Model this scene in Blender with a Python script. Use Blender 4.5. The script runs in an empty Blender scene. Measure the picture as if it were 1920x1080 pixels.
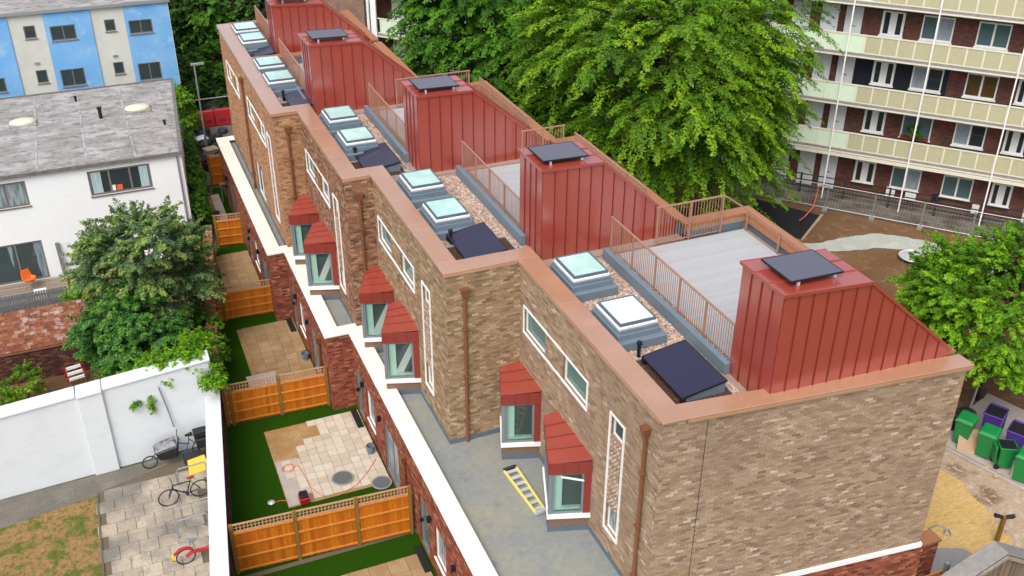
import bpy, math, random
import numpy as np
from mathutils import Vector, Matrix

random.seed(7)
rng = np.random.default_rng(7)
SC = bpy.context.scene
COL = SC.collection
R = math.radians

# ------------------------------------------------------------------ camera, sky, sun, exposure
CAMP = (0.0, 0.0, 23.723)
cam_data = bpy.data.cameras.new('camera')
cam_data.sensor_width = 36.0
cam_data.lens = 1915.36 * 36.0 / 1920.0
cam_data.clip_start = 0.1
cam_data.clip_end = 2000
cam = bpy.data.objects.new('camera', cam_data)
COL.objects.link(cam)
yaw, pit, rol = R(22.752), R(29.959), R(0.273)
fw = Vector((math.sin(yaw) * math.cos(pit), math.cos(yaw) * math.cos(pit), -math.sin(pit)))
rt = Vector((math.cos(yaw), -math.sin(yaw), 0))
up = rt.cross(fw)
rt2 = rt * math.cos(rol) + up * math.sin(rol)
up2 = up * math.cos(rol) - rt * math.sin(rol)
mw = Matrix((( rt2.x, up2.x, -fw.x, CAMP[0]), (rt2.y, up2.y, -fw.y, CAMP[1]), (rt2.z, up2.z, -fw.z, CAMP[2]), (0, 0, 0, 1)))
cam.matrix_world = mw
SC.camera = cam

SUN_EL, SUN_AZ = R(52), R(-137)      # azimuth measured from +Y towards +X
world = bpy.data.worlds.new('World')
SC.world = world
world.use_nodes = True
wn = world.node_tree
bg = wn.nodes['Background']
sky = wn.nodes.new('ShaderNodeTexSky')
sky.sky_type = 'NISHITA'
sky.sun_disc = False
sky.sun_elevation = SUN_EL
sky.sun_rotation = SUN_AZ
sky.air_density = 1.0
sky.dust_density = 4.0
sky.ozone_density = 0.6
hsv = wn.nodes.new('ShaderNodeHueSaturation')
hsv.inputs['Saturation'].default_value = 0.5
wn.links.new(sky.outputs[0], hsv.inputs['Color'])
wn.links.new(hsv.outputs[0], bg.inputs['Color'])
bg.inputs['Strength'].default_value = 0.15
sun_d = bpy.data.lights.new('sun', 'SUN')
sun_d.energy = 0.85
sun_d.angle = R(40)
sun_d.color = (1.0, 0.965, 0.91)
sun = bpy.data.objects.new('sun', sun_d)
COL.objects.link(sun)
sd = Vector((math.sin(SUN_AZ) * math.cos(SUN_EL), math.cos(SUN_AZ) * math.cos(SUN_EL), math.sin(SUN_EL)))
sun.rotation_euler = sd.to_track_quat('Z', 'Y').to_euler()
sun.location = (-20, -20, 60)
vs = SC.view_settings
vs.view_transform = 'Standard'
vs.look = 'None'
vs.exposure = 0.7
vs.gamma = 1.0
vs.use_curve_mapping = False

# ------------------------------------------------------------------ materials
def rgb(h):
    """sRGB hex -> linear"""
    c = [int(h[i:i + 2], 16) / 255 for i in (0, 2, 4)]
    return tuple(x / 12.92 if x < 0.04045 else ((x + 0.055) / 1.055) ** 2.4 for x in c)

def mix_node(nt, fac, a, b, blend='MIX'):
    n = nt.nodes.new('ShaderNodeMix')
    n.data_type = 'RGBA'
    n.blend_type = blend
    for s, v in ((n.inputs[0], fac), (n.inputs[6], a), (n.inputs[7], b)):
        if hasattr(v, 'is_linked'):
            nt.links.new(v, s)
        else:
            s.default_value = v if not isinstance(v, tuple) else (*v[:3], 1)
    return n.outputs[2]

def ramp(nt, sock, stops, interp='LINEAR'):
    n = nt.nodes.new('ShaderNodeValToRGB')
    cr = n.color_ramp
    cr.interpolation = interp
    while len(cr.elements) < len(stops):
        cr.elements.new(0.5)
    for e, (p, c) in zip(cr.elements, stops):
        e.position = p
        e.color = (*c[:3], 1)
    nt.links.new(sock, n.inputs[0])
    return n.outputs[0]

def noise(nt, scale, detail=4, rough=.6, vec=None, stretch=None):
    n = nt.nodes.new('ShaderNodeTexNoise')
    n.inputs['Scale'].default_value = scale
    n.inputs['Detail'].default_value = detail
    n.inputs['Roughness'].default_value = rough
    if vec is None:
        g = nt.nodes.new('ShaderNodeNewGeometry')
        vec = g.outputs['Position']
    if stretch:
        m = nt.nodes.new('ShaderNodeMapping')
        m.inputs['Scale'].default_value = stretch
        nt.links.new(vec, m.inputs[0])
        vec = m.outputs[0]
    nt.links.new(vec, n.inputs['Vector'])
    return n.outputs[0]

def M(name, col, rough=.7, spec=.4, metal=0.0, island=None, blotch=None, fine=None, bump=None, transl=0.0, stretch=None, coat=0.0, cior=1.5):
    """island: list of (pos, colour) chosen per loose piece; blotch: (scale, colour, lo, hi); fine: (scale, amount)"""
    m = bpy.data.materials.new(name)
    m.use_nodes = True
    nt = m.node_tree
    p = nt.nodes['Principled BSDF']
    p.inputs['Roughness'].default_value = rough
    p.inputs['Specular IOR Level'].default_value = spec
    p.inputs['Metallic'].default_value = metal
    p.inputs['Coat Weight'].default_value = coat
    p.inputs['Coat IOR'].default_value = cior
    p.inputs['Coat Roughness'].default_value = .22
    c = None
    if island:
        g = nt.nodes.new('ShaderNodeNewGeometry')
        o = nt.nodes.new('ShaderNodeObjectInfo')
        a = nt.nodes.new('ShaderNodeMath'); a.operation = 'ADD'
        nt.links.new(g.outputs['Random Per Island'], a.inputs[0])
        nt.links.new(o.outputs['Random'], a.inputs[1])
        f = nt.nodes.new('ShaderNodeMath'); f.operation = 'FRACT'
        nt.links.new(a.outputs[0], f.inputs[0])
        c = ramp(nt, f.outputs[0], island)
    if c is None:
        r = nt.nodes.new('ShaderNodeRGB')
        r.outputs[0].default_value = (*col[:3], 1)
        c = r.outputs[0]
    for bl in (blotch or []):
        s, bc, lo, hi = bl
        k = ramp(nt, noise(nt, s, stretch=stretch), [(lo, (0, 0, 0)), (hi, (1, 1, 1))])
        c = mix_node(nt, k, c, bc)
    if fine:
        s, am = fine
        k = ramp(nt, noise(nt, s, 3, .7, stretch=stretch), [(.3, (1 - am,) * 3), (.7, (1 + am * .6,) * 3)])
        c = mix_node(nt, 1.0, c, k, 'MULTIPLY')
    nt.links.new(c, p.inputs['Base Color'])
    if bump:
        b = nt.nodes.new('ShaderNodeBump')
        b.inputs['Strength'].default_value = bump[1]
        b.inputs['Distance'].default_value = bump[2] if len(bump) > 2 else .02
        nt.links.new(noise(nt, bump[0], 4, stretch=stretch), b.inputs['Height'])
        nt.links.new(b.outputs[0], p.inputs['Normal'])
    if transl:
        out = nt.nodes['Material Output']
        t = nt.nodes.new('ShaderNodeBsdfTranslucent')
        nt.links.new(c, t.inputs['Color'])
        ms = nt.nodes.new('ShaderNodeMixShader')
        ms.inputs[0].default_value = transl
        nt.links.new(p.outputs[0], ms.inputs[1])
        nt.links.new(t.outputs[0], ms.inputs[2])
        nt.links.new(ms.outputs[0], out.inputs[0])
    return m

def glass_mat(name, tint, refl=.25):
    m = bpy.data.materials.new(name)
    m.use_nodes = True
    nt = m.node_tree
    nt.nodes.remove(nt.nodes['Principled BSDF'])
    out = nt.nodes['Material Output']
    t = nt.nodes.new('ShaderNodeBsdfTransparent')
    t.inputs[0].default_value = (*tint, 1)
    g = nt.nodes.new('ShaderNodeBsdfGlossy')
    g.inputs['Roughness'].default_value = .03
    f = nt.nodes.new('ShaderNodeLayerWeight')
    f.inputs[0].default_value = refl
    ms = nt.nodes.new('ShaderNodeMixShader')
    nt.links.new(f.outputs['Fresnel'], ms.inputs[0])
    nt.links.new(t.outputs[0], ms.inputs[1])
    nt.links.new(g.outputs[0], ms.inputs[2])
    nt.links.new(ms.outputs[0], out.inputs[0])
    return m

BUFF = [(0, (.205, .135, .092)), (.1, (.27, .183, .122)), (.4, (.33, .23, .15)), (.74, (.37, .265, .178)), (.93, (.42, .31, .222)), (1, (.56, .46, .37))]
BUFF2 = [(0, (.18, .115, .07)), (.15, (.24, .16, .095)), (.5, (.31, .21, .125)), (.85, (.37, .26, .155)), (1, (.48, .37, .26))]
RUST = [(0, (.10, .055, .042)), (.2, (.20, .10, .062)), (.6, (.285, .142, .083)), (.85, (.34, .18, .105)), (1, (.44, .30, .20))]
ORNG = [(0, (.22, .11, .062)), (.25, (.34, .175, .092)), (.7, (.41, .22, .115)), (1, (.50, .31, .18))]
REDB = [(0, (.10, .032, .024)), (.2, (.20, .055, .035)), (.65, (.28, .078, .044)), (.9, (.34, .12, .066)), (1, (.42, .23, .15))]
MT = {}
MT['brick_buff'] = M('buff_brick', (.3, .2, .15), .85, .2, island=BUFF, blotch=[(.55, (.265, .182, .128), .48, .75), (1.3, (.40, .265, .145), .62, .78)], fine=(30, .2))
MT['brick_tan'] = M('tan_brick', (.3, .2, .15), .85, .2, island=BUFF2, fine=(30, .2))
MT['brick_rust'] = M('rust_brick', (.3, .2, .15), .85, .2, island=RUST, fine=(30, .2))
MT['brick_orange'] = M('orange_brick', (.3, .2, .15), .85, .2, island=ORNG, fine=(30, .2))
MT['brick_red'] = M('red_brick', (.2, .07, .04), .85, .2, island=REDB, fine=(30, .2))
MT['mortar'] = M('mortar', (.31, .22, .15), .95, .1, fine=(14, .2))
MT['mortar_red'] = M('red_wall_mortar', (.24, .12, .085), .95, .1, fine=(14, .2))
MT['coping'] = M('copper_brown_coping', (.40, .205, .112), .3, .6, fine=(2.5, .06), blotch=[(.6, (.44, .24, .145), .45, .7)], bump=(1.2, .04), coat=.9, cior=2.1)
MT['copper'] = M('copper_brown_metal', (.36, .15, .07), .4, .5, fine=(6, .08))
MT['pipe_brown'] = M('brown_downpipe', (.19, .075, .032), .4, .5, fine=(6, .08))
MT['rail_metal'] = M('brown_painted_rail', (.36, .19, .13), .45, .5)
MT['red_metal'] = M('red_standing_seam_metal', (.335, .052, .031), .36, .5, coat=.8, cior=2.1, blotch=[(.9, (.32, .046, .032), .4, .7)], fine=(3, .05), bump=(1.6, .05))
MT['red_seam'] = M('shaded_seam_red', (.185, .027, .019), .5, .3)  # darker than the panels: seam shadow lines painted into the colour
MT['red_dark'] = M('dark_red_metal', (.22, .034, .025), .4, .45, fine=(3, .06))
MT['white_stone'] = M('cream_white_coping', (.80, .74, .66), .75, .3, blotch=[(1.6, (.72, .64, .54), .52, .75)], fine=(9, .05), bump=(14, .1))
MT['white'] = M('white_paint', (.80, .80, .78), .5, .4, fine=(5, .03))
MT['membrane'] = M('grey_roof_membrane', (.225, .24, .235), .55, .4, blotch=[(.6, (.285, .275, .22), .42, .66), (1.4, (.165, .195, .225), .58, .74), (5, (.30, .28, .21), .6, .8)], fine=(5, .1), bump=(2.5, .15, .03))
MT['upstand'] = M('blue_grey_metal', (.145, .195, .24), .4, .5, fine=(3, .06))
MT['upstand_dark'] = M('blue_grey_flashing', (.10, .135, .17), .5, .4, fine=(3, .08))
MT['frame_grey'] = M('grey_window_frame', (.17, .20, .22), .45, .5)
MT['frame_dark'] = M('charcoal_frame', (.05, .055, .06), .45, .5)
MT['interior'] = M('dark_interior', (.035, .04, .045), .9, .1)
MT['room'] = M('room_dark_grey', (.10, .125, .13), .8, .2)  # the dark of the room put into a board's colour
MT['mint'] = M('pale_mint_board', (.62, .85, .76), .7, .3)
MT['refl_white'] = M('white_reflection', (.74, .71, .68), .8, .2)  # white of the reflection painted behind the bay panes
MT['pane'] = glass_mat('clear_pane', (.93, .98, .96), .22)
MT['pane_dark'] = M('dark_pane', (.035, .05, .05), .06, .6)
MT['pane_teal'] = M('teal_pane', (.10, .20, .18), .08, .6)
MT['pane_soft'] = M('net_curtain_pane', (.30, .36, .38), .2, .5, blotch=[(3, (.12, .15, .17), .45, .6)], stretch=(3, 3, .4))
MT['skyglass'] = M('sky_reflection_glass', (.40, .66, .60), .12, .5, coat=.6, blotch=[(.9, (.55, .80, .73), .42, .62)])  # pale mint sky reflection painted into the glass colour and its lighter blotches
MT['skyglass_white'] = M('white_sky_reflection_glass', (.72, .88, .86), .12, .5, coat=.6)  # brighter, nearly white sky reflection painted into the glass colour
MT['solar'] = M('solar_glass', (.022, .020, .05), .22, .5, coat=.15)
MT['solar_grey'] = M('grey_solar_glass', (.085, .085, .115), .3, .5, coat=.2)
MT['alu'] = M('aluminium', (.62, .64, .66), .4, .5, metal=.4)
MT['black'] = M('black_plastic', (.012, .012, .013), .5, .4)
MT['deck'] = M('grey_decking', (.46, .46, .445), .75, .3, island=[(0, (.375, .385, .395)), (.5, (.39, .40, .41)), (1, (.41, .42, .43))], fine=(9, .06), stretch=(.3, 3, 1))
MT['gravel'] = M('mixed_gravel', (.4, .3, .25), .85, .2, island=[(0, (.20, .14, .12)), (.25, (.42, .31, .25)), (.5, (.55, .42, .34)), (.7, (.50, .27, .15)), (.85, (.62, .56, .50)), (1, (.25, .22, .22))])
MT['gravel_bed'] = M('gravel_bed', (.34, .25, .21), .9, .2, fine=(40, .4))
MT['sedum'] = M('dry_sedum_soil', (.085, .048, .037), .95, .1, blotch=[(9, (.13, .075, .05), .5, .65), (5, (.07, .09, .02), .66, .75)], fine=(30, .4), bump=(30, .6, .03))
MT['turf'] = M('artificial_turf', (.018, .062, .003), .95, .03, fine=(25, .25), blotch=[(1.2, (.021, .064, .003), .45, .7)], bump=(120, .5, .02))
MT['fence'] = M('orange_stained_timber', (.40, .135, .022), .65, .3, island=[(0, (.40, .10, .004)), (.5, (.48, .135, .006)), (1, (.54, .17, .008))], fine=(8, .18), stretch=(4, 4, .4))
MT['fence_rail'] = M('timber_rail', (.60, .22, .04), .65, .3, fine=(8, .12))
MT['post'] = M('weathered_timber_post', (.23, .125, .03), .75, .25, fine=(7, .2))
MT['trellis'] = M('trellis_timber', (.42, .24, .13), .7, .3)
MT['slab'] = M('cream_paving', (.55, .45, .33), .85, .2, island=[(0, (.46, .385, .295)), (.5, (.53, .455, .36)), (1, (.58, .51, .415))], fine=(7, .08))
MT['slab_sand'] = M('sandy_paving', (.37, .25, .13), .85, .2, island=[(0, (.30, .195, .10)), (.5, (.345, .235, .125)), (1, (.39, .27, .145))], blotch=[(1.1, (.28, .17, .08), .45, .7)], fine=(6, .12))
MT['sand'] = M('wet_sand', (.33, .20, .085), .95, .1, blotch=[(1.5, (.40, .265, .13), .45, .65)], fine=(12, .15))
MT['concrete'] = M('pale_concrete', (.44, .38, .34), .9, .2, blotch=[(1.4, (.37, .32, .28), .45, .7)], fine=(8, .08))
MT['oldslab'] = M('weathered_paving', (.36, .30, .23), .9, .2, island=[(0, (.36, .30, .23)), (.4, (.41, .345, .265)), (1, (.46, .39, .30))], blotch=[(.45, (.20, .18, .155), .44, .62), (3.0, (.26, .225, .18), .56, .75)], fine=(14, .2))
MT['joint'] = M('paving_joint_soil', (.14, .115, .08), .95, .1, fine=(10, .2))
MT['asphalt'] = M('grey_asphalt', (.15, .135, .115), .95, .2, blotch=[(1.0, (.20, .18, .15), .45, .7)], fine=(25, .35))
MT['drygrass'] = M('patchy_dry_lawn', (.30, .185, .08), .95, .1, blotch=[(1.6, (.10, .135, .022), .50, .60), (6, (.17, .13, .04), .5, .62)], fine=(20, .4), bump=(40, .6, .04))
MT['whitewall'] = M('white_painted_brick', (.64, .675, .70), .7, .3, blotch=[(1.2, (.58, .62, .65), .5, .8), (7, (.40, .38, .35), .72, .78)], fine=(12, .05), bump=(10, .2, .02), stretch=(1, 1, 2.2))
MT['render'] = M('white_render', (.80, .83, .84), .7, .3, blotch=[(.5, (.76, .79, .80), .5, .8)], fine=(6, .03))
MT['bluewall'] = M('blue_painted_wall', (.16, .40, .72), .7, .3, blotch=[(.5, (.24, .47, .74), .42, .7), (1.6, (.36, .55, .75), .54, .8)], fine=(9, .1))
MT['creamwall'] = M('cream_render', (.60, .60, .54), .75, .3, blotch=[(.6, (.53, .53, .48), .45, .7)], fine=(6, .04))
MT['feltroof'] = M('grey_felt_roof', (.27, .255, .245), .9, .2, blotch=[(.9, (.40, .39, .385), .44, .62), (2.2, (.17, .155, .145), .50, .66), (9, (.36, .35, .34), .55, .70)], fine=(7, .16), stretch=(.8, 1.2, 1))
MT['dome'] = M('yellowed_dome', (.62, .59, .46), .35, .4)
MT['earth'] = M('brown_earth', (.185, .105, .055), .95, .1, blotch=[(.35, (.14, .075, .04), .45, .65), (1.8, (.25, .15, .08), .55, .7)], fine=(9, .25), bump=(6, .4, .06))
MT['ground'] = M('rough_ground', (.10, .085, .06), .95, .1, blotch=[(.12, (.05, .075, .022), .42, .58)], fine=(3, .3))
MT['sandfield'] = M('yellow_sand', (.56, .37, .14), .95, .1, blotch=[(.9, (.58, .40, .17), .45, .65), (3.2, (.40, .25, .10), .6, .72)], fine=(7, .2), stretch=(.6, 1.6, 1), bump=(5, .5, .05))
MT['dirt'] = M('pale_dirt', (.42, .31, .22), .95, .1, blotch=[(1.0, (.22, .13, .08), .52, .60), (4, (.50, .40, .31), .5, .65)], fine=(9, .2), bump=(5, .4, .05))
MT['gravelpath'] = M('grey_gravel_path', (.40, .42, .38), .95, .1, blotch=[(1.2, (.48, .50, .46), .45, .65)], fine=(20, .25))
MT['rubber'] = M('black_tarmac_mat', (.022, .022, .024), .9, .2, fine=(9, .3))
MT['stonepaving'] = M('grey_slab', (.26, .255, .25), .9, .2, fine=(10, .15))
MT['bark'] = M('bark', (.10, .075, .055), .95, .1, fine=(9, .4))
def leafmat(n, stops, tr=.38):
    """leaf colour: random per leaf, with shade painted into inner leaves and light into the yellower young tips"""
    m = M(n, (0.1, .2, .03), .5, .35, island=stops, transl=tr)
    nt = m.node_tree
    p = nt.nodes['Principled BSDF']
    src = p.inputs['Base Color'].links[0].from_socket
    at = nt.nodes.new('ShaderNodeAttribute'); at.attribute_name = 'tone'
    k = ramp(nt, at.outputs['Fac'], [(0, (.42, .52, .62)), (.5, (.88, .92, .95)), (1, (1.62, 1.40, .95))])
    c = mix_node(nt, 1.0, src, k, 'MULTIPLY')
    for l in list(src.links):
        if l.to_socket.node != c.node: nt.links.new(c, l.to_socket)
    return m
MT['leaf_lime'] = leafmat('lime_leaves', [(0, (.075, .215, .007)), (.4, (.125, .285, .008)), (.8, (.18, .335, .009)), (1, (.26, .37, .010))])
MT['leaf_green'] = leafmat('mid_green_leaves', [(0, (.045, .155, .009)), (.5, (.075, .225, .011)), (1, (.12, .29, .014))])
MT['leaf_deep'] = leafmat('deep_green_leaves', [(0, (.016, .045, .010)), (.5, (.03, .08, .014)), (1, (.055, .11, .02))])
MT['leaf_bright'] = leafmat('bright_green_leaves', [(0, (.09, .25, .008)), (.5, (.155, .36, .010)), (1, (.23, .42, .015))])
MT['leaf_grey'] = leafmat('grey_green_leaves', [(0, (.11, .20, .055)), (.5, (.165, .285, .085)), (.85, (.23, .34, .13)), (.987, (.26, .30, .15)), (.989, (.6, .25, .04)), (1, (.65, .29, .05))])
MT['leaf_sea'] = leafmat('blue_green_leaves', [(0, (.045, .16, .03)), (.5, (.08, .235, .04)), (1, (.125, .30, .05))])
MT['blossom'] = M('orange_fruit', (.45, .18, .04), .6, .3)
MT['flats_brick'] = M('flats_brick', (.12, .05, .04), .9, .2, island=None, fine=(9, .3))
MT['paint_green'] = M('pale_mint_panel', (.60, .74, .56), .5, .4, fine=(2, .04))
MT['paint_tan'] = M('tan_panel', (.44, .42, .27), .5, .4, fine=(6, .08))
MT['cream'] = M('cream_paint', (.66, .64, .52), .5, .4)
MT['slabgrey'] = M('grey_concrete_slab', (.26, .245, .235), .9, .2, fine=(4, .2))
MT['navy'] = M('navy_painted_brick', (.012, .016, .028), .7, .3)
MT['galv'] = M('galvanised_steel', (.33, .34, .35), .5, .5, metal=.5)
MT['steel_dark'] = M('dark_steel', (.025, .025, .027), .5, .4)
MT['green_bin'] = M('green_plastic', (.008, .21, .05), .4, .5, fine=(4, .06))
MT['purple_bin'] = M('purple_plastic', (.075, .030, .24), .45, .5, fine=(4, .06))
MT['plywood'] = M('brown_board', (.42, .29, .19), .8, .2, fine=(6, .12))
MT['yellow'] = M('yellow_plastic', (.72, .50, .06), .5, .4)
MT['ladder_yellow'] = M('yellow_fibreglass', (.70, .62, .17), .5, .4)
MT['red_plastic'] = M('red_plastic', (.36, .012, .018), .45, .5)
MT['orange'] = M('orange_plastic', (.75, .15, .03), .45, .5)
MT['bike_black'] = M('black_bike_paint', (.02, .02, .022), .4, .5)
MT['bike_blue'] = M('blue_bike_paint', (.02, .07, .16), .4, .5)
MT['clutter'] = M('site_clutter', (.05, .05, .06), .7, .3, island=[(0, (.02, .02, .025)), (.4, (.05, .05, .065)), (.6, (.10, .10, .11)), (.75, (.22, .035, .03)), (.9, (.32, .26, .2)), (1, (.45, .42, .4))])
MT['hose'] = M('red_hose', (.62, .14, .10), .5, .4)
MT['tile'] = M('brown_tile', (.16, .12, .09), .85, .2, island=[(0, (.12, .09, .065)), (1, (.22, .165, .12))])
MT['moss_brick'] = M('mossy_old_brick', (.25, .1, .06), .9, .1, island=[(0, (.17, .062, .038)), (.5, (.24, .09, .05)), (.85, (.29, .13, .07)), (1, (.36, .25, .20))], fine=(12, .3), blotch=[(2.5, (.42, .31, .27), .56, .68)])
MT['dark_brick'] = M('dark_old_brick', (.1, .05, .035), .9, .1, island=[(0, (.04, .022, .018)), (.5, (.085, .04, .028)), (.9, (.14, .06, .04)), (1, (.22, .14, .1))], fine=(12, .3))

def brick_tex(m, c1, c2, mort, bw=.23, bh=.075):
    nt = m.node_tree
    p = nt.nodes['Principled BSDF']
    tc = nt.nodes.new('ShaderNodeTexCoord')
    sx = nt.nodes.new('ShaderNodeSeparateXYZ'); nt.links.new(tc.outputs['Object'], sx.inputs[0])
    cx = nt.nodes.new('ShaderNodeCombineXYZ')
    nt.links.new(sx.outputs['X'], cx.inputs[0]); nt.links.new(sx.outputs['Z'], cx.inputs[1])
    b = nt.nodes.new('ShaderNodeTexBrick')
    b.inputs['Scale'].default_value = 1
    b.inputs['Brick Width'].default_value = bw
    b.inputs['Row Height'].default_value = bh
    b.inputs['Mortar Size'].default_value = .008
    for k, c in (('Color1', c1), ('Color2', c2), ('Mortar', mort)):
        b.inputs[k].default_value = (*c, 1)
    nt.links.new(cx.outputs[0], b.inputs['Vector'])
    k = ramp(nt, noise(nt, 1.3, 4), [(.3, (.75,) * 3), (.7, (1.15,) * 3)])
    c = mix_node(nt, 1.0, b.outputs['Color'], k, 'MULTIPLY')
    nt.links.new(c, p.inputs['Base Color'])
brick_tex(MT['flats_brick'], (.10, .037, .03), (.165, .065, .045), (.13, .09, .075))

# ------------------------------------------------------------------ mesh helpers
class MB:
    def __init__(s):
        s.v = []; s.f = []
    def hexa(s, b, t):
        """bottom ring b (4 pts ccw from above), top ring t"""
        n = len(s.v); s.v += [tuple(p) for p in b] + [tuple(p) for p in t]
        s.f += [(n + 3, n + 2, n + 1, n), (n + 4, n + 5, n + 6, n + 7)]
        for i in range(4):
            j = (i + 1) % 4
            s.f.append((n + i, n + j, n + 4 + j, n + 4 + i))
        return s
    def box(s, x0, x1, y0, y1, z0, z1):
        return s.hexa([(x0, y0, z0), (x1, y0, z0), (x1, y1, z0), (x0, y1, z0)], [(x0, y0, z1), (x1, y0, z1), (x1, y1, z1), (x0, y1, z1)])
    def obox(s, o, u, s0, s1, d0, d1, z0, z1):
        """box along unit 2D direction u from origin o; d along the left normal of u"""
        n = (-u[1], u[0])
        q = [(s0, d0), (s1, d0), (s1, d1), (s0, d1)]
        P = [(o[0] + u[0] * a + n[0] * b, o[1] + u[1] * a + n[1] * b) for a, b in q]
        return s.hexa([(*p, z0) for p in P], [(*p, z1) for p in P])
    def prism(s, poly, z0, z1):
        n = len(s.v); k = len(poly)
        zz0 = z0 if isinstance(z0, (list, tuple)) else [z0] * k
        zz1 = z1 if isinstance(z1, (list, tuple)) else [z1] * k
        s.v += [(p[0], p[1], z) for p, z in zip(poly, zz0)] + [(p[0], p[1], z) for p, z in zip(poly, zz1)]
        s.f.append(tuple(range(n + k - 1, n - 1, -1))); s.f.append(tuple(range(n + k, n + 2 * k)))
        for i in range(k):
            j = (i + 1) % k
            s.f.append((n + i, n + j, n + k + j, n + k + i))
        return s
    def extrude(s, pts, vec):
        n = len(s.v); k = len(pts)
        s.v += [tuple(p) for p in pts] + [tuple(p[i] + vec[i] for i in range(3)) for p in pts]
        s.f.append(tuple(range(n + k - 1, n - 1, -1))); s.f.append(tuple(range(n + k, n + 2 * k)))
        for i in range(k):
            j = (i + 1) % k
            s.f.append((n + i, n + j, n + k + j, n + k + i))
        return s
    def quad(s, a, b, c, d):
        n = len(s.v); s.v += [tuple(a), tuple(b), tuple(c), tuple(d)]; s.f.append((n, n + 1, n + 2, n + 3)); return s
    def tube(s, pts, r, k=6, r2=None, closed=False):
        pts = [Vector(p) for p in pts]
        rings = []
        N = len(pts)
        for i, p in enumerate(pts):
            a = pts[i - 1] if (i > 0 or closed) else p
            b = pts[(i + 1) % N] if (i < N - 1 or closed) else p
            t = (b - a).normalized()
            ref = Vector((0, 0, 1)) if abs(t.z) < .9 else Vector((1, 0, 0))
            x = t.cross(ref).normalized(); y = t.cross(x)
            rr = r if r2 is None else r + (r2 - r) * i / max(1, N - 1)
            n = len(s.v)
            s.v += [tuple(p + (x * math.cos(2 * math.pi * j / k) + y * math.sin(2 * math.pi * j / k)) * rr) for j in range(k)]
            rings.append(n)
        for i in range(N if closed else N - 1):
            a, b = rings[i], rings[(i + 1) % N]
            for j in range(k):
                l = (j + 1) % k
                s.f.append((a + j, b + j, b + l, a + l))
        if not closed:
            s.f.append(tuple(rings[0] + j for j in range(k)))
            s.f.append(tuple(rings[-1] + j for j in range(k - 1, -1, -1)))
        return s
    def ring(s, c, ax, rad, r, n=20, k=6):
        c = Vector(c); ax = Vector(ax).normalized()
        x = ax.cross(Vector((0, 0, 1)) if abs(ax.z) < .9 else Vector((1, 0, 0))).normalized(); y = ax.cross(x)
        return s.tube([c + (x * math.cos(2 * math.pi * i / n) + y * math.sin(2 * math.pi * i / n)) * rad for i in range(n)], r, k, closed=True)
    def lathe(s, c, prof, n=16):
        rings = []
        for r, z in prof:
            k = len(s.v)
            s.v += [(c[0] + r * math.cos(2 * math.pi * i / n), c[1] + r * math.sin(2 * math.pi * i / n), c[2] + z) for i in range(n)]
            rings.append(k)
        for a, b in zip(rings, rings[1:]):
            for i in range(n):
                j = (i + 1) % n
                s.f.append((a + i, a + j, b + j, b + i))
        s.f.append(tuple(rings[0] + i for i in range(n - 1, -1, -1)))
        s.f.append(tuple(rings[-1] + i for i in range(n)))
        return s

ORG = {}
def build(name, mb, mat, parent=None, kind=None, label=None, smooth=False, bevel=0):
    V = np.array(mb.v, dtype=float)
    lo, hi = V.min(0), V.max(0)
    o = np.array([(lo[0] + hi[0]) / 2, (lo[1] + hi[1]) / 2, lo[2]])
    me = bpy.data.meshes.new(name)
    me.from_pydata([tuple(p) for p in (V - o)], [], mb.f)
    me.materials.append(MT[mat] if isinstance(mat, str) else mat)
    if smooth:
        me.polygons.foreach_set('use_smooth', [True] * len(me.polygons))
    ob = bpy.data.objects.new(name, me)
    COL.objects.link(ob)
    po = np.zeros(3)
    if parent is not None:
        ob.parent = parent; po = ORG[parent.name]
    ob.location = o - po
    ORG[ob.name] = o
    if kind: ob['kind'] = kind
    if label: ob['label'] = label
    if bevel:
        bm = ob.modifiers.new('bevel', 'BEVEL'); bm.width = bevel; bm.segments = 1; bm.limit_method = 'ANGLE'
    return ob

def place(name, me, parent, loc, rot=(0, 0, 0), scale=(1, 1, 1)):
    """another object sharing mesh me"""
    ob = bpy.data.objects.new(name, me)
    COL.objects.link(ob)
    po = np.zeros(3)
    if parent is not None:
        ob.parent = parent; po = ORG[parent.name]
    ob.location = np.array(loc) - po
    ob.rotation_euler = rot
    ob.scale = scale
    ORG[ob.name] = np.array(loc, dtype=float)
    return ob

def thing(name, label, cat, loc=(0, 0, 0), group=None, rz=0, local=False):
    o = bpy.data.objects.new(name, None)
    o.empty_display_size = .2
    COL.objects.link(o)
    o.location = loc; o.rotation_euler = (0, 0, rz)
    o['label'] = label; o['category'] = cat
    if group: o['group'] = group
    ORG[o.name] = np.zeros(3) if local else np.array(loc, dtype=float)
    return o
def tag(o, label, cat, group=None):
    o['label'] = label; o['category'] = cat
    if group: o['group'] = group
    return o
def struct(o):
    o['kind'] = 'structure'; return o

def fast_mesh(name, V, F, mat):
    me = bpy.data.meshes.new(name)
    nv, nf, k = len(V), len(F), F.shape[1]
    me.vertices.add(nv); me.vertices.foreach_set('co', V.astype(np.float32).ravel())
    me.loops.add(nf * k); me.loops.foreach_set('vertex_index', F.astype(np.int32).ravel())
    me.polygons.add(nf)
    me.polygons.foreach_set('loop_start', np.arange(0, nf * k, k, dtype=np.int32))
    me.update(calc_edges=True)
    me.shade_flat()
    me.materials.append(MT[mat] if isinstance(mat, str) else mat)
    return me

RM = np.array([[rt2.x, rt2.y, rt2.z], [up2.x, up2.y, up2.z], [fw.x, fw.y, fw.z]])
def view(P):
    c = (np.asarray(P) - np.array(CAMP)) @ RM.T
    w = np.maximum(c[..., 2], .01)
    return 960 + 1915.36 * c[..., 0] / w, 540 - 1915.36 * c[..., 1] / w, c[..., 2]

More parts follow.
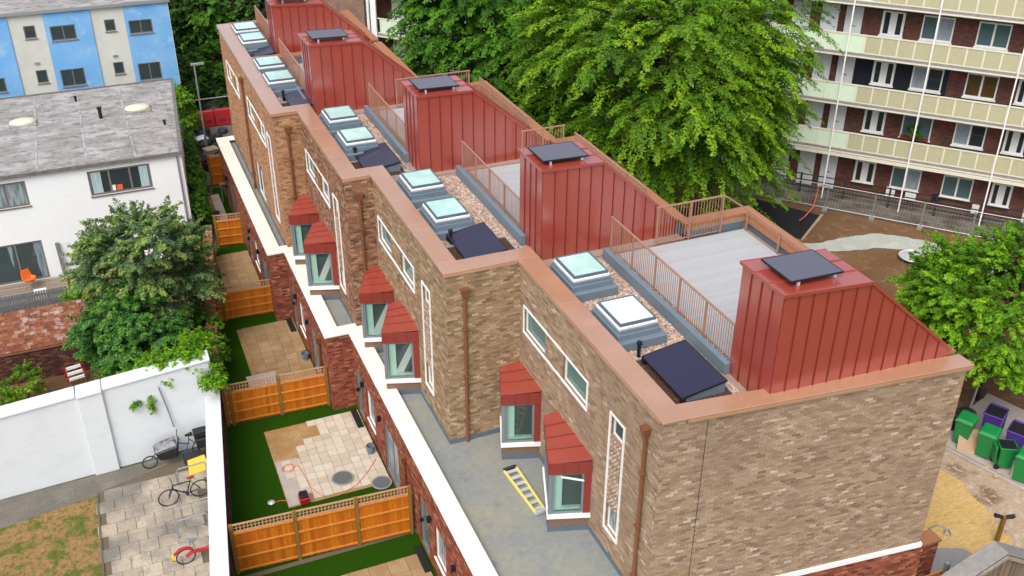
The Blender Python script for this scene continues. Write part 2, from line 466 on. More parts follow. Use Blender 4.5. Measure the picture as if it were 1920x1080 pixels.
# ------------------------------------------------------------------ bricks
class Bricks:
    """collects the single bricks of one building; the 300 that show largest become objects"""
    def __init__(s, parent): s.p = parent; s.rows = []; s.mats = []
    def field(s, o, u, L, z0, z1, mat, holes=(), course=.075, blen=.225, s0=0.0):
        n = (u[1], -u[0])        # outward = right of u
        nrow = int((z1 - z0) / course + 1e-6)
        for r in range(nrow):
            zb = z0 + r * course + .005
            zt = zb + course - .01
            iv = [(s0, L)]
            for h in holes:
                if h[2] < zt and h[3] > zb:
                    nv = []
                    for a, b in iv:
                        if h[1] <= a or h[0] >= b: nv.append((a, b)); continue
                        if h[0] > a: nv.append((a, h[0]))
                        if h[1] < b: nv.append((h[1], b))
                    iv = nv
            off = (r % 2) * blen / 2
            for a, b in iv:
                k0 = math.floor((a - off) / blen)
                x = off + k0 * blen
                while x < b:
                    p, q = max(x + .005, a), min(x + blen - .005, b)
                    if q - p > .03:
                        s.rows.append((o[0] + u[0] * (p + q) / 2, o[1] + u[1] * (p + q) / 2, (zb + zt) / 2, u[0], u[1], n[0], n[1], q - p, zt - zb)); s.mats.append(mat)
                    x += blen
    def finish(s, nmax=300):
        A = np.array(s.rows); mats = np.array(s.mats)
        px, py, d = view(A[:, :3])
        tocam = np.array(CAMP) - A[:, :3]
        facing = (tocam[:, 0] * A[:, 5] + tocam[:, 1] * A[:, 6]) / np.linalg.norm(tocam, axis=1)
        vis = (px > 0) & (px < 1920) & (py > 0) & (py < 1080) & (facing > .1) & (A[:, 7] > .2)
        size = np.where(vis, facing / d ** 2, -1)
        idx = np.argsort(-size)[:nmax]
        idx = idx[size[idx] > 0]
        one = np.zeros(len(A), bool); one[idx] = True
        pro = rng.uniform(.004, .012, len(A))
        meshes = {}
        for i in idx:
            m = mats[i]
            if m not in meshes:
                mb = MB().box(-.5, .5, -.03, .0, -.5, .5)
                me = bpy.data.meshes.new('brick'); me.from_pydata(mb.v, [], mb.f); me.materials.append(MT[m]); meshes[m] = me
            a = A[i]
            # local -y face is outward: local y axis = -n
            ang = math.atan2(a[4], a[3])
            ob = bpy.data.objects.new('brick', meshes[m]); COL.objects.link(ob); ob.parent = s.p
            loc = np.array([a[0] + a[5] * (pro[i] - .03), a[1] + a[6] * (pro[i] - .03), a[2]])
            ob.location = loc - ORG[s.p.name]
            ob.rotation_euler = (0, random.uniform(-.006, .006), ang); ob.scale = (a[7], 1, a[8])
        for m in sorted(set(s.mats)):
            k = np.where((mats == m) & ~one)[0]
            if not len(k): continue
            a = A[k]; h = a[:, 7:8] / 2; z = a[:, 8] / 2; pr = pro[k][:, None]
            u = a[:, 3:5]; n = a[:, 5:7]; c = a[:, :2]
            V = []
            for dn in (pr, np.full_like(pr, -.02)):
                for su, sz in ((-1, -1), (1, -1), (1, 1), (-1, 1)):
                    xy = c + u * h * su + n * dn
                    V.append(np.column_stack([xy, a[:, 2] + sz * z]))
            V = np.stack(V, 1).reshape(-1, 3)
            base = np.arange(len(k))[:, None] * 8
            F = np.concatenate([base + np.array(f) for f in ((0, 1, 2, 3), (0, 4, 5, 1), (1, 5, 6, 2), (2, 6, 7, 3), (3, 7, 4, 0))])
            og = ORG[s.p.name]
            ob = bpy.data.objects.new('brick_courses', fast_mesh('brick_courses', V - og, F, m))
            COL.objects.link(ob); ob.parent = s.p; ob['kind'] = 'stuff'; ORG[ob.name] = og

def skin(o, u, L, z0, z1, holes=(), depth=.13, s0=0.0):
    """front skin of a wall with openings and their reveals; outward is to the right of u"""
    mb = MB()
    n = (u[1], -u[0])
    P = lambda s, z, d=0: (o[0] + u[0] * s - n[0] * d, o[1] + u[1] * s - n[1] * d, z)
    xs = sorted({s0, L, *[h[0] for h in holes], *[h[1] for h in holes]})
    zs = sorted({z0, z1, *[h[2] for h in holes], *[h[3] for h in holes]})
    xs = [x for x in xs if s0 <= x <= L]; zs = [z for z in zs if z0 <= z <= z1]
    for a, b in zip(xs, xs[1:]):
        for c, d in zip(zs, zs[1:]):
            if any(h[0] <= a and h[1] >= b and h[2] <= c and h[3] >= d for h in holes): continue
            mb.quad(P(a, c), P(b, c), P(b, d), P(a, d))
    for h in holes:
        a, b, c, d = h[:4]
        mb.quad(P(a, c), P(a, d), P(a, d, depth), P(a, c, depth)); mb.quad(P(b, d), P(b, c), P(b, c, depth), P(b, d, depth))
        mb.quad(P(b, c), P(a, c), P(a, c, depth), P(b, c, depth)); mb.quad(P(a, d), P(b, d), P(b, d, depth), P(a, d, depth))
    return mb

def window(parent, o, u, h, frame='white', pane='pane_dark', fw_=.06, rec=.05, mull=0, sill=None, name='window', label=None, trans=()):
    """a framed window in opening h=(s0,s1,z0,z1) of the wall along u; outward to the right of u"""
    L = (-u[1], u[0])
    s0, s1, z0, z1 = h[:4]
    mb = MB()
    d0, d1 = rec, rec + .06      # depth behind face: positive = left of u
    mb.obox(o, u, s0, s0 + fw_, d0, d1, z0, z1); mb.obox(o, u, s1 - fw_, s1, d0, d1, z0, z1)
    mb.obox(o, u, s0 + fw_, s1 - fw_, d0, d1, z0, z0 + fw_); mb.obox(o, u, s0 + fw_, s1 - fw_, d0, d1, z1 - fw_, z1)
    for i in range(mull):
        c = s0 + (s1 - s0) * (i + 1) / (mull + 1)
        mb.obox(o, u, c - fw_ * .5, c + fw_ * .5, d0 + .003, d1, z0 + fw_, z1 - fw_)
    for zc in trans:
        mb.obox(o, u, s0 + fw_, s1 - fw_, d0 + .005, d1, zc - .03, zc + .03)
    w = build(name, mb, frame, parent, label=label)
    build('pane', MB().obox(o, u, s0 + fw_ * .6, s1 - fw_ * .6, d0 + .03, d0 + .04, z0 + fw_ * .6, z1 - fw_ * .6), pane, w)
    if sill:
        build('sill', MB().obox(o, u, s0 - .04, s1 + .04, -.05, d0 - .002, z0 - .06, z0 - .002), sill, w)
    return w

# ------------------------------------------------------------------ ground sheets
def sheet(name, poly, z, mat, th=None):
    mb = MB(); n = len(poly)
    mb.v = [(x, y, z) for x, y in poly]; mb.f = [tuple(range(n))]
    return struct(build(name, mb, mat))
sheet('ground', [(-400, -200), (400, -200), (400, 600), (-400, 600)], 0.0, 'ground')
def ragged(poly, step, amp, seed):
    g = random.Random(seed); out = []
    for (x0, y0), (x1, y1) in zip(poly, poly[1:] + poly[:1]):
        L = math.hypot(x1 - x0, y1 - y0); n = max(1, int(L / step))
        for k in range(n):
            t = k / n
            a = amp * g.uniform(-1, 1) if k else 0
            out.append((x0 + (x1 - x0) * t - (y1 - y0) / L * a, y0 + (y1 - y0) * t + (x1 - x0) / L * a))
    return out
# building plot data: near y, far y, front x, rear x
U = [dict(a=15.98, b=24.4, F=10.5, Rr=18.7, G=6.85, brick='brick_buff'),
     dict(a=24.4, b=32.05, F=8.15, Rr=16.35, G=6.85, brick='brick_tan'),
     dict(a=32.05, b=39.3, F=7.17, Rr=15.35, G=5.95, brick='brick_rust'),
     dict(a=39.3, b=47.0, F=6.1, Rr=12.8, G=5.25, brick='brick_orange'),
     dict(a=47.0, b=53.2, F=6.1, Rr=12.8, G=5.25, brick='brick_orange')]
ZR, ZC, ZT = 8.95, 9.35, 3.2        # roof, underside of coping, first floor terrace
GX = lambda x: 15.69 - (x - 13.3) * .104     # outer face of the skewed near gable
gdir = Vector((1, -.104)).normalized()

HLAB = ['nearest brick house of the terrace with buff gable wall and ladder on its terrace',
        'second brick house of the terrace, tan brick, next to the nearest one',
        'third brick house of the terrace with rust brown brick front',
        'fourth brick house of the terrace, orange brick, next to the farthest one',
        'farthest brick house of the terrace with orange brick front beside the hedge']

# window layout per house along y (distance from near party wall a): slot, pair start/end, bays
LAY = [dict(slot=(1.66, 2.46), pair=(3.75, 8.1), bays=(3.28, 6.72)),
       dict(slot=(1.5, 2.3), pair=(3.1, 7.2), bays=(2.95, 5.72)),
       dict(slot=(1.3, 2.1), pair=(2.75, 6.6), bays=(2.5, 5.2)),
       dict(slot=(1.1, 1.9), pair=(2.4, 6.6), bays=()),
       dict(slot=(.0, 0.0), pair=(1.3, 4.7), bays=())]
TOW = [dict(xL=13.35, y=15.93, w=1.66, xB=15.68, xR=18.5, zt=12.14, zb=12.06, ze=9.6),
       dict(xL=11.37, y=24.85, w=1.66, xB=13.34, xR=16.02, zt=11.93, zb=11.87, ze=9.45),
       dict(xL=10.0, y=32.4, w=1.62, xB=12.05, xR=14.95, zt=11.87, zb=11.83, ze=9.4),
       dict(xL=7.92, y=39.75, w=1.62, xB=10.05, xR=12.55, zt=11.87, zb=11.78, ze=9.62),
       dict(xL=7.95, y=47.55, w=1.62, xB=10.3, xR=12.6, zt=11.55, zb=11.42, ze=9.35)]

def rail_along(parent, mb_pts): pass

def stair_tower(house, T, skew=0.0):
    xL, y0, w, xB, xR, zt, zb, ze = (T[k] for k in ('xL', 'y', 'w', 'xB', 'xR', 'zt', 'zb', 'ze'))
    zlo = ZR - .05
    yf = lambda x: y0 - skew * (x - xL)
    top = lambda x: (zt + (zb - zt) * (x - xL) / (xB - xL)) if x <= xB else zb + (ze - zb) * (x - xB) / (xR - xB)
    prof = [(xL, zlo), (xR, zlo), (xR, ze), (xB, zb), (xL, zt)]
    mb = MB()
    n = len(prof)
    mb.v = [(x, yf(x), z) for x, z in prof] + [(x, yf(x) + w, z) for x, z in prof]
    mb.f = [tuple(range(n)), tuple(range(2 * n - 1, n - 1, -1))]
    for i in range(n):
        j = (i + 1) % n; mb.f.append((j, i, n + i, n + j))
    tw = build('stair_tower', mb, 'red_seam', house)
    # near side cladding panels
    e = .012
    def side(ybase, sgn):
        cuts = list(np.arange(xL, xB - .05, (xB - xL) / round((xB - xL) / .39))) 
        cuts += list(np.arange(xB, xR + .01, (xR - xB) / round((xR - xB) / .40)))
        cuts = [c for i, c in enumerate(cuts) if i == 0 or c - cuts[i - 1] > .1]
        if cuts[-1] < xR - .1: cuts.append(xR)
        for a, b in zip(cuts, cuts[1:]):
            m = MB()
            a2, b2 = a + .012, b - .012
            fa, fb = ybase(a2), ybase(b2)
            m.extrude([(a2, fa, zlo), (b2, fb, zlo), (b2, fb, top(b2) - .03), (a2, fa, top(a2) - .03)], (0, sgn * e, 0))
            build('wall_panel', m, 'red_metal', tw)
            if b < xR - .1:
                fb = ybase(b)
                build('seam', MB().extrude([(b - .010, fb, zlo), (b + .010, fb, zlo), (b + .010, fb, top(b + .01) - .03), (b - .010, fb, top(b - .01) - .03)], (0, sgn * .04, 0)), 'red_seam', tw)
    side(yf, -1)
    side(lambda x: yf(x) + w, 1)
    k = 4
    for i in range(k):
        a, b = y0 + w * i / k + .012, y0 + w * (i + 1) / k - .012
        build('wall_panel', MB().box(xL - e, xL, a, b, zlo, zt - .03), 'red_metal', tw)
        if i < k - 1: build('seam', MB().box(xL - .04, xL, b + .003, b + .021, zlo, zt - .03), 'red_seam', tw)
    # roof trays: flat part and slope, seams along x
    for (xa, xb) in ((xL - .05, xB), (xB, xR + .03)):
        for i in range(3):
            a0, a1 = w * i / 3, w * (i + 1) / 3
            if i == 0: a0 -= .05
            if i == 2: a1 += .05
            za = top(xa) if xa >= xL else zt
            zb_ = top(min(xb, xR)) 
            m = MB()
            P = lambda x, d, z: (x, yf(x) + d, z)
            m.hexa([P(xa, a0 + .003, za - .02), P(xb, a0 + .003, zb_ - .02), P(xb, a1 - .003, zb_ - .02), P(xa, a1 - .003, za - .02)],
                   [P(xa, a0 + .003, za + .015), P(xb, a0 + .003, zb_ + .015), P(xb, a1 - .003, zb_ + .015), P(xa, a1 - .003, za + .015)])
            if i < 2:
                m.hexa([P(xa, a1 - .012, za), P(xb, a1 - .012, zb_), P(xb, a1 + .012, zb_), P(xa, a1 + .012, za)],
                       [P(xa, a1 - .012, za + .045), P(xb, a1 - .012, zb_ + .045), P(xb, a1 + .012, zb_ + .045), P(xa, a1 + .012, za + .045)])
            build('roof_tray', m, 'red_metal', tw)
    m = MB()
    for d0, d1 in ((-.062, -.02), (w + .02, w + .062)):
        for xa, xb in ((xL - .06, xB), (xB, xR + .04)):
            za = top(max(xa, xL)); zb_ = top(min(xb, xR))
            P = lambda x, d, z: (x, yf(x) + d, z)
            m.hexa([P(xa, d0, za - .07), P(xb, d0, zb_ - .07), P(xb, d1, zb_ - .07), P(xa, d1, za - .07)],
                   [P(xa, d0, za + .022), P(xb, d0, zb_ + .022), P(xb, d1, zb_ + .022), P(xa, d1, za + .022)])
    m.box(xL - .062, xL - .02, y0 - .02, y0 + w + .02, zt - .07, zt + .022)
    build('verge_trim', m, 'red_metal', tw)
    return tw

def rooflight(house, cx, cy, white=False):
    ob = build('rooflight', MB().box(cx - .74, cx + .74, cy - .93, cy + .93, ZR + .002, 9.24), 'upstand', house, bevel=.015)
    build('kerb', MB().box(cx - .64, cx + .62, cy - .76, cy + .76, 9.24, 9.40).box(cx - .60, cx + .59, cy - .71, cy + .71, 9.40, 9.50), 'upstand', ob, bevel=.01)
    build('white_trim', MB().box(cx - .57, cx + .57, cy - .67, cy + .67, 9.50, 9.58), 'white', ob, bevel=.01)
    mb = MB()
    for a in ((-.54, .54, -.64, -.59), (-.54, .54, .59, .64), (-.54, -.49, -.59, .59), (.49, .54, -.59, .59)):
        mb.box(cx + a[0], cx + a[1], cy + a[2], cy + a[3], 9.58, 9.66)
    build('frame', mb, 'upstand_dark', ob)
    build('glass', MB().box(cx - .49, cx + .49, cy - .59, cy + .59, 9.585, 9.645), 'skyglass_white' if white else 'skyglass', ob)

def bay(house, F, y, name='bay_window', small=1.0, with_reflection=False, open_sash=False):
    """splayed oriel: glazed near face, tapering to the wall at its far end"""
    A = (F - .012, y); B = (F - 1.14, y + .37); Cc = (F - .42, y + 2.28 * small); D = (F - .012, y + 2.28 * small)
    def inset(d):
        c = (F, y + 1.0)
        out = []
        for p in (A, B, Cc, D):
            v = Vector((c[0] - p[0], c[1] - p[1])); l = v.length
            q = Vector(p) + v / l * d
            if p in (A, D): q.x = F - .012
            out.append(tuple(q))
        return out
    poly = [A, D, Cc, B]
    pi = inset(.05); pin = [pi[0], pi[3], pi[2], pi[1]]
    w = build(name, MB().prism(pin, ZT + .16, 3.70), 'brick_tan_flat', house)
    build('base_flashing', MB().prism([A, D, Cc, B], ZT + .001, ZT + .16), 'upstand_dark', w)
    po = inset(-.05); pon = [po[0], po[3], po[2], po[1]]
    build('cill', MB().prism(pon, 3.70, 3.84), 'white', w)
    # frames on the near face (A-B) and the long splayed face (B-C)
    uAB = Vector((A[0] - B[0], A[1] - B[1])); L1 = uAB.length; uAB.normalize()
    uBC = Vector((B[0] - Cc[0], B[1] - Cc[1])); L2 = uBC.length; uBC.normalize()
    z0, z1 = 3.84, 5.30
    f = MB()
    for s0, s1, c, d in ((0, .16, z0, z1), (L1 - .26, L1 - .20, z0, z1), (.16, L1 - .26, z0, z0 + .07), (.16, L1 - .26, z1 - .06, z1)):
        f.obox(B, uAB, s0, s1, .02, .09, c, d)
    for s0, s1, c, d in ((L2 - .13, L2 - .004, z0, z1), (0.0, .5, z0, z1), (L2 * .5 - .03, L2 * .5 + .03, z0, z1), (.5, L2 - .13, z0, z0 + .07), (.5, L2 - .13, z1 - .06, z1)):
        f.obox(Cc, uBC, s0, s1, .02, .09, c, d)
    fr = build('frame', f, 'frame_grey', w)
    build('jamb', MB().obox(B, uAB, L1 - .20, L1, .0, .10, z0, z1), 'red_dark', w)
    build('pane', MB().obox(B, uAB, .15, L1 - .24, .05, .058, z0 + .05, z1 - .04), 'pane', w)
    build('pane', MB().obox(Cc, uBC, .45, L2 - .1, .05, .058, z0 + .05, z1 - .04), 'pane', w)
    # inside: mint floor board and mint side lining against the far end
    ii = inset(.16); iin = [ii[0], ii[3], ii[2], ii[1]]
    lin = MB().prism(iin, 3.845, 3.96)
    lin.obox(B, uAB, .17, .40, .16, .20, 3.96, 5.29)
    build('lining', lin, 'mint', w)
    build('room_dark', MB().obox(B, uAB, .40, L1 - .1, .24, .27, 3.96, 5.29), 'room', w)  # dark board close behind the pane, standing in for the dim room
    if open_sash:
        build('open_sash', MB().hexa([(B[0] + uAB.x * .30 + .02, B[1] + uAB.y * .30 - .06, 5.20), (B[0] + uAB.x * .92, B[1] + uAB.y * .92 - .14, 5.10), (B[0] + uAB.x * .92, B[1] + uAB.y * .92 - .10, 5.10), (B[0] + uAB.x * .30 + .02, B[1] + uAB.y * .30 - .02, 5.20)], [(B[0] + uAB.x * .30 + .02, B[1] + uAB.y * .30 - .06, 5.25), (B[0] + uAB.x * .92, B[1] + uAB.y * .92 - .14, 5.15), (B[0] + uAB.x * .92, B[1] + uAB.y * .92 - .10, 5.15), (B[0] + uAB.x * .30 + .02, B[1] + uAB.y * .30 - .02, 5.25)]), 'white', w)
    if with_reflection:  # added white board that paints a pale diagonal reflection in the pane
        build('reflection_board', MB().extrude([(B[0] + uAB.x * .36 - uAB.y * .2, B[1] + uAB.y * .36 + uAB.x * .2, 3.97), (B[0] + uAB.x * .62 - uAB.y * .2, B[1] + uAB.y * .62 + uAB.x * .2, 3.97), (B[0] + uAB.x * (L1 - .22) - uAB.y * .2, B[1] + uAB.y * (L1 - .22) + uAB.x * .2, 4.75), (B[0] + uAB.x * (L1 - .22) - uAB.y * .2, B[1] + uAB.y * (L1 - .22) + uAB.x * .2, 5.25)], (0, .03, 0)), 'refl_white', w)
    # red fascia and canopy
    pf = inset(-.03); 
    fa = MB()
    uN = uAB
    nseg = 3
    for i in range(nseg):
        s0, s1 = L1 * i / nseg, L1 * (i + 1) / nseg
        fa.obox(B, uAB, s0 + .004, s1 - .004, -.03, .06, 5.30, 5.70)
        if i: fa.obox(B, uAB, s0 - .012, s0 + .012, -.05, .06, 5.30, 5.70)
    fa.obox(Cc, uBC, 0, L2 - .01, -.03, .06, 5.30, 5.70)
    fa.obox(D, (-1, 0), 0.0, .40, -.05, .0, 5.30, 5.72)
    build('fascia', fa, 'red_dark', w)
    # canopy trays from wall edge to eave
    E0 = Vector((*pf[1], 0)); E1 = Vector((pf[2][0], pf[2][1] + .03, 0)); W0 = Vector((F - .005, A[1] - .03, 0)); W1 = Vector((F - .005, D[1] + .03, 0))
    N = 4
    for i in range(N):
        t0, t1 = i / N, (i + 1) / N
        a, b = W0.lerp(W1, t0), W0.lerp(W1, t1)
        c, d = E0.lerp(E1, t0), E0.lerp(E1, t1)
        zw, zc = 5.81, 5.73
        m = MB().hexa([(c.x, c.y, zc - .05), (a.x, a.y, zw - .05), (b.x, b.y, zw - .05), (d.x, d.y, zc - .05)], [(c.x, c.y, zc), (a.x, a.y, zw), (b.x, b.y, zw), (d.x, d.y, zc)])
        if i < N - 1:
            q = MB().hexa([(d.x, d.y - .012, zc), (b.x, b.y - .012, zw), (b.x, b.y + .012, zw), (d.x, d.y + .012, zc)], [(d.x, d.y - .012, zc + .035), (b.x, b.y - .012, zw + .035), (b.x, b.y + .012, zw + .035), (d.x, d.y + .012, zc + .035)])
            build('seam', q, 'red_dark', w)
        build('canopy_tray', m, 'red_metal', w)
    return w
MT['sack_blue'] = M('blue_black_plastic', (.035, .04, .06), .4, .5)
MT['header'] = M('pale_header_brick', (.4, .3, .22), .85, .2, island=[(0, (.30, .19, .14)), (.6, (.42, .32, .25)), (1, (.62, .55, .48))])
MT['brick_tan_flat'] = M('bay_base_brick', (.2, .13, .09), .85, .2, fine=(16, .35), stretch=(1, 1, 4))

houses = []
def make_house(i):
    u = U[i]; T = TOW[i]; lay = LAY[i]
    a, b, F, Rr, G = u['a'], u['b'], u['F'], u['Rr'], u['G']
    t = thing('terraced_house', HLAB[i], 'house', (F, a, 0), 'row of brick houses')
    houses.append(t)
    bk = Bricks(t)
    bm = u['brick']
    ae = a + .004; be = b - .004
    near = [(F + .13, GX(F) + .13), (Rr - .02, GX(Rr) + .13)] if i == 0 else [(F + .13, ae), (Rr, ae)]
    # body
    build('house_body', MB().prism([near[0], near[1], (Rr, be), (F + .13, be)], 0.02, ZR - .02), 'interior', t)
    ub = (0, -1)       # front wall walked from far to near: outward (right of u) is -x
    o = (F, b)
    L = b - a if i else b - GX(F)
    conv = lambda y0, y1, z0, z1: (b - (a + y1), b - (a + y0), z0, z1)
    p0, p1 = lay['pair']
    ww = min(1.55, (p1 - p0) * .36)
    wins = [conv(p0 + .05, p0 + ww, 7.12, 7.96), conv(p1 - ww, p1 - .05, 7.12, 7.96)]
    sl = []
    if lay['slot'][1] > 0:
        s0, s1 = lay['slot']
        sl = [conv(s0 + .09, s1 - .09, 7.3, 7.92), conv(s0 + .09, s1 - .09, 4.14, 4.95)]
    extra = []
    if i == 3: extra = [conv(4.55, 6.5, 3.35, 5.0)]
    holes = wins + sl + extra
    fz1 = ZC
    build('front_wall', skin(o, ub, L, ZT - .01, fz1, holes), 'mortar', t)
    blocked = list(holes)
    bk.field(o, ub, L - .004, ZT, fz1, bm, blocked)
    for h in wins: window(t, o, ub, h, 'white', 'pane_teal', .05, .06, 0, 'white')
    for h in sl: window(t, o, ub, h, 'white', 'pane_dark' if h[2] > 6 else 'pane_soft', .05, .06, 0)
    for h in extra: window(t, o, ub, h, 'white', 'pane_dark', .06, .05, 1)
    # white surround of the window pair
    m = MB(); s0, s1, q0, q1 = conv(p0, p1, 7.06, 8.02)
    for k in ((s0, s0 + .05, q0, q1), (s1 - .05, s1, q0, q1), (s0 + .05, s1 - .05, q1 - .05, q1), (s0 + .05, s1 - .05, q0, q0 + .06)):
        m.obox(o, ub, k[0], k[1], -.04, .02, k[2], k[3])
    build('window_surround', m, 'white', t)
    if sl:
        s0, s1, q0, q1 = conv(lay['slot'][0], lay['slot'][1], 4.07, 7.98)
        m = MB()
        for k in ((s0, s0 + .055, q0, q1), (s1 - .055, s1, q0, q1), (s0 + .055, s1 - .055, q1 - .045, q1), (s0 + .055, s1 - .055, q0, q0 + .06)):
            m.obox(o, ub, k[0], k[1], -.045, .02, k[2], k[3])
        build('window_surround', m, 'white', t)
        # pierced brick screen between the two panes: pale headers standing proud
        m = MB()
        for r in range(30):
            zz = 5.0 + r * .075
            for c in range(4):
                ss = s0 + .12 + c * .135 + (r % 2) * .066
                if ss + .05 < s1 - .1: m.obox(o, ub, ss, ss + .05, -.03, 0, zz + .012, zz + .06)
        ob = build('projecting_header', m, 'header', t, kind='stuff')
    for yb in lay['bays']:
        bay(t, F, a + yb, small=1.0 if i == 0 else (.86 if i == 1 else .82), with_reflection=i > 0, open_sash=i == 0 and yb < 5)
    # near return wall
    if i == 0:
        og = (F, GX(F)); Lg = (Rr - F) / gdir.x
        build('gable_wall', skin(og, gdir, Lg, 0.0, ZC), 'mortar', t)
        bk.field(og, gdir, Lg, 3.42, ZC, bm)
        bk.field(og, gdir, Lg + .2, .3, 3.24, 'brick_red')
        build('string_course', MB().obox(og, gdir, -.0, Lg + .06, -.07, .03, 3.26, 3.40), 'white', t)
        # movement joint
        build('movement_joint', MB().obox(og, gdir, 1.13, 1.138, -.016, .0, 3.42, ZC - .01), 'black', t)
    else:
        Fn = U[i - 1]['F']
        if Fn - F > .2:
            og = (F, a); Lg = Fn - F
            build('return_wall', skin(og, (1, 0), Lg, ZT - .01, ZC), 'mortar', t)
            bk.field(og, (1, 0), Lg, ZT, ZC, bm)
            build('return_flashing', MB().box(F - .02, Fn - .002, a - .03, a - .001, ZT + .003, ZT + .17), 'upstand_dark', t)
        og = (U[i - 1]['Rr'], a)
    # rear wall, far return at the back
    build('rear_wall', MB().box(Rr, Rr + .02, (GX(Rr) if i == 0 else a), b, 0.02, ZC), 'mortar', t)
    bk.field((Rr + .02, GX(Rr) if i == 0 else a), (0, 1), (b - GX(Rr)) if i == 0 else b - a, .05, ZC, bm)
    if i < 4:
        Rn = U[i + 1]['Rr']
        if Rr - Rn > .2:
            build('rear_return_wall', MB().box(Rn, Rr, b - .01, b + .01, .02, ZC), 'mortar', t)
    else:
        build('end_wall', MB().box(F, Rr, b - .002, b + .02, .02, ZC), 'mortar', t)
    # parapets and roof deck
    ynear = GX(F) + .02 if i == 0 else ae
    build('flat_roof', MB().box(F + .2, Rr - .2, a + .05 if i else 15.95, be, ZR - .05, ZR), 'gravel_bed', t)
    m = MB().box(F + .02, F + .45, ynear + .4, be, ZR - .02, ZC)
    if i == 0:
        m.prism([(F + .02, GX(F) + .02), (Rr - .02, GX(Rr) + .02), (Rr - .02, GX(Rr) + .5), (F + .02, GX(F) + .4)], ZR - .02, ZC)
    else:
        m.box(F + .02, U[i - 1]['F'] + .5, ae, a + .45, ZR - .02, ZC)
    m.box(Rr - .3, Rr - .02, a + .45, be, ZR - .02, ZC)
    if i < 4 and Rr - U[i + 1]['Rr'] > .2: m.box(U[i + 1]['Rr'] + .03, Rr - .02, b + .03, b + .4, .02, ZC)
    else: m.box(F + .45, Rr - .3, b - .45, be, ZR - .02, ZC)
    build('parapet', m, 'upstand_dark', t)
    zt0, zt1 = ZC, ZC + .07
    ys = a + .62 if i else GX(F) + .02
    ye = b - .053; nc = max(2, round((ye - ys) / 2.5))
    for q in range(nc):
        q0, q1 = ys + (ye - ys) * q / nc + .0025, ys + (ye - ys) * (q + 1) / nc - .0025
        fr = MB().box(F - .09, F + .56, q0, q1, zt0, zt1).box(F - .09, F - .075, q0, q1, zt0 - .07, zt0)
        build('coping', fr, 'coping', t, bevel=.008)
    if i == 0:
        g0, g1 = F - .06, Rr + .12
        gm = MB().prism([(F + .563, GX(F + .56) - .10), (g1, GX(g1) - .10), (g1, GX(g1) + .44), (F + .563, GX(F + .56) + .50)], zt0 - .02, zt1 - .02)
        gm.prism([(F + .563, GX(F + .56) - .10), (g1, GX(g1) - .10), (g1, GX(g1) - .085), (F + .563, GX(F + .56) - .085)], zt0 - .1, zt0 - .02)
        gm.prism([(F - .09, GX(F) - .13), (F + .56, GX(F) - .17), (F + .56, GX(F) + .018), (F - .09, GX(F) + .018)], zt0, zt1)
        build('coping', gm, 'coping', t, bevel=.008)
    else:
        Fn = U[i - 1]['F']
        if Fn - F > .2:
            gm = MB().box(F - .09, Fn + .56, a - .05, a + .617, zt0, zt1).box(F - .09, Fn - .095, a - .05, a - .035, zt0 - .07, zt0)
            build('coping', gm, 'coping', t, bevel=.008)
        else:
            build('coping', MB().box(F - .09, F + .56, a - .05, a + .617, zt0, zt1), 'coping', t, bevel=.008)
    rc = MB().box(Rr - .36, Rr + .06, (a + .45 if i else GX(Rr) + .5), be + .03, zt0 + .03, zt1 + .06)
    rc.box(Rr - .39, Rr - .36, (a + .45 if i else GX(Rr) + .5), be + .03, zt0 - .12, zt1 - .04)
    rc.box(Rr - .36, Rr - .34, (a + .45 if i else GX(Rr) + .5), be + .03, zt0 - .04, zt0 + .03)
    if i < 4 and Rr - U[i + 1]['Rr'] > .2:
        Rn = U[i + 1]['Rr']
        rc.box(Rn - .2, Rr + .06, b + .035, b + .45, zt0 + .03, zt1 + .06)
        rc.box(Rn - .2, Rr - .395, b + .005, b + .035, zt0 - .12, zt1 - .04)
        build('parapet_flashing', MB().box(Rn - .1, Rr - .42, b - .035, b - .012, ZR + .001, 9.22), 'upstand_dark', t)
    else:
        rc.box(F + .563, Rr - .403, b - .45, be + .05, zt0, zt1)
    build('rear_coping', rc, 'copper', t, bevel=.006)
    # ground floor projection: red brick front, terrace roof and cream coping
    ga = a if i else 12.6
    gb = b
    Gn = U[i - 1]['G'] if i else G
    Gf = U[i + 1]['G'] if i < 4 else G
    y0g = ga - (.25 if i and Gn - G > .2 else 0)      # the cream coping jogs just before the party line
    y1g = gb - (.25 if i < 4 and G - Gf > .2 else 0)
    go = (G, y1g); gL = y1g - y0g
    doors = []
    if i < 3:
        d = b
        doors = [(y1g - (d - .60), y1g - (d - 1.45), .05, 2.1, 'door'), (y1g - (d - 2.1), y1g - (d - 3.1), .75, 2.1, 'win'), (y1g - (d - 4.3), y1g - (d - 6.0), .05, 2.15, 'patio')]
        doors = [(p, q, c, d2, k) for p, q, c, d2, k in doors]
    elif i == 3:
        doors = [(1.4, 2.3, .05, 2.1, 'door'), (3.4, 4.5, .8, 2.1, 'win'), (5.2, 6.8, .05, 2.15, 'patio')]
    else:
        doors = [(1.0, 1.9, .05, 2.1, 'door'), (2.6, 4.2, .05, 2.1, 'patio')]
    gh = [x[:4] for x in doors]
    build('ground_floor_wall', skin(go, ub, gL, 0.0, 3.34, gh), 'mortar_red', t)
    build('ground_floor_body', MB().box(G + .13, F + .14 if i else F + .3, y0g + .01, y1g - .01, .02, ZT - .01), 'interior', t)
    bk.field(go, ub, gL, .02, 3.3, 'brick_red', gh)
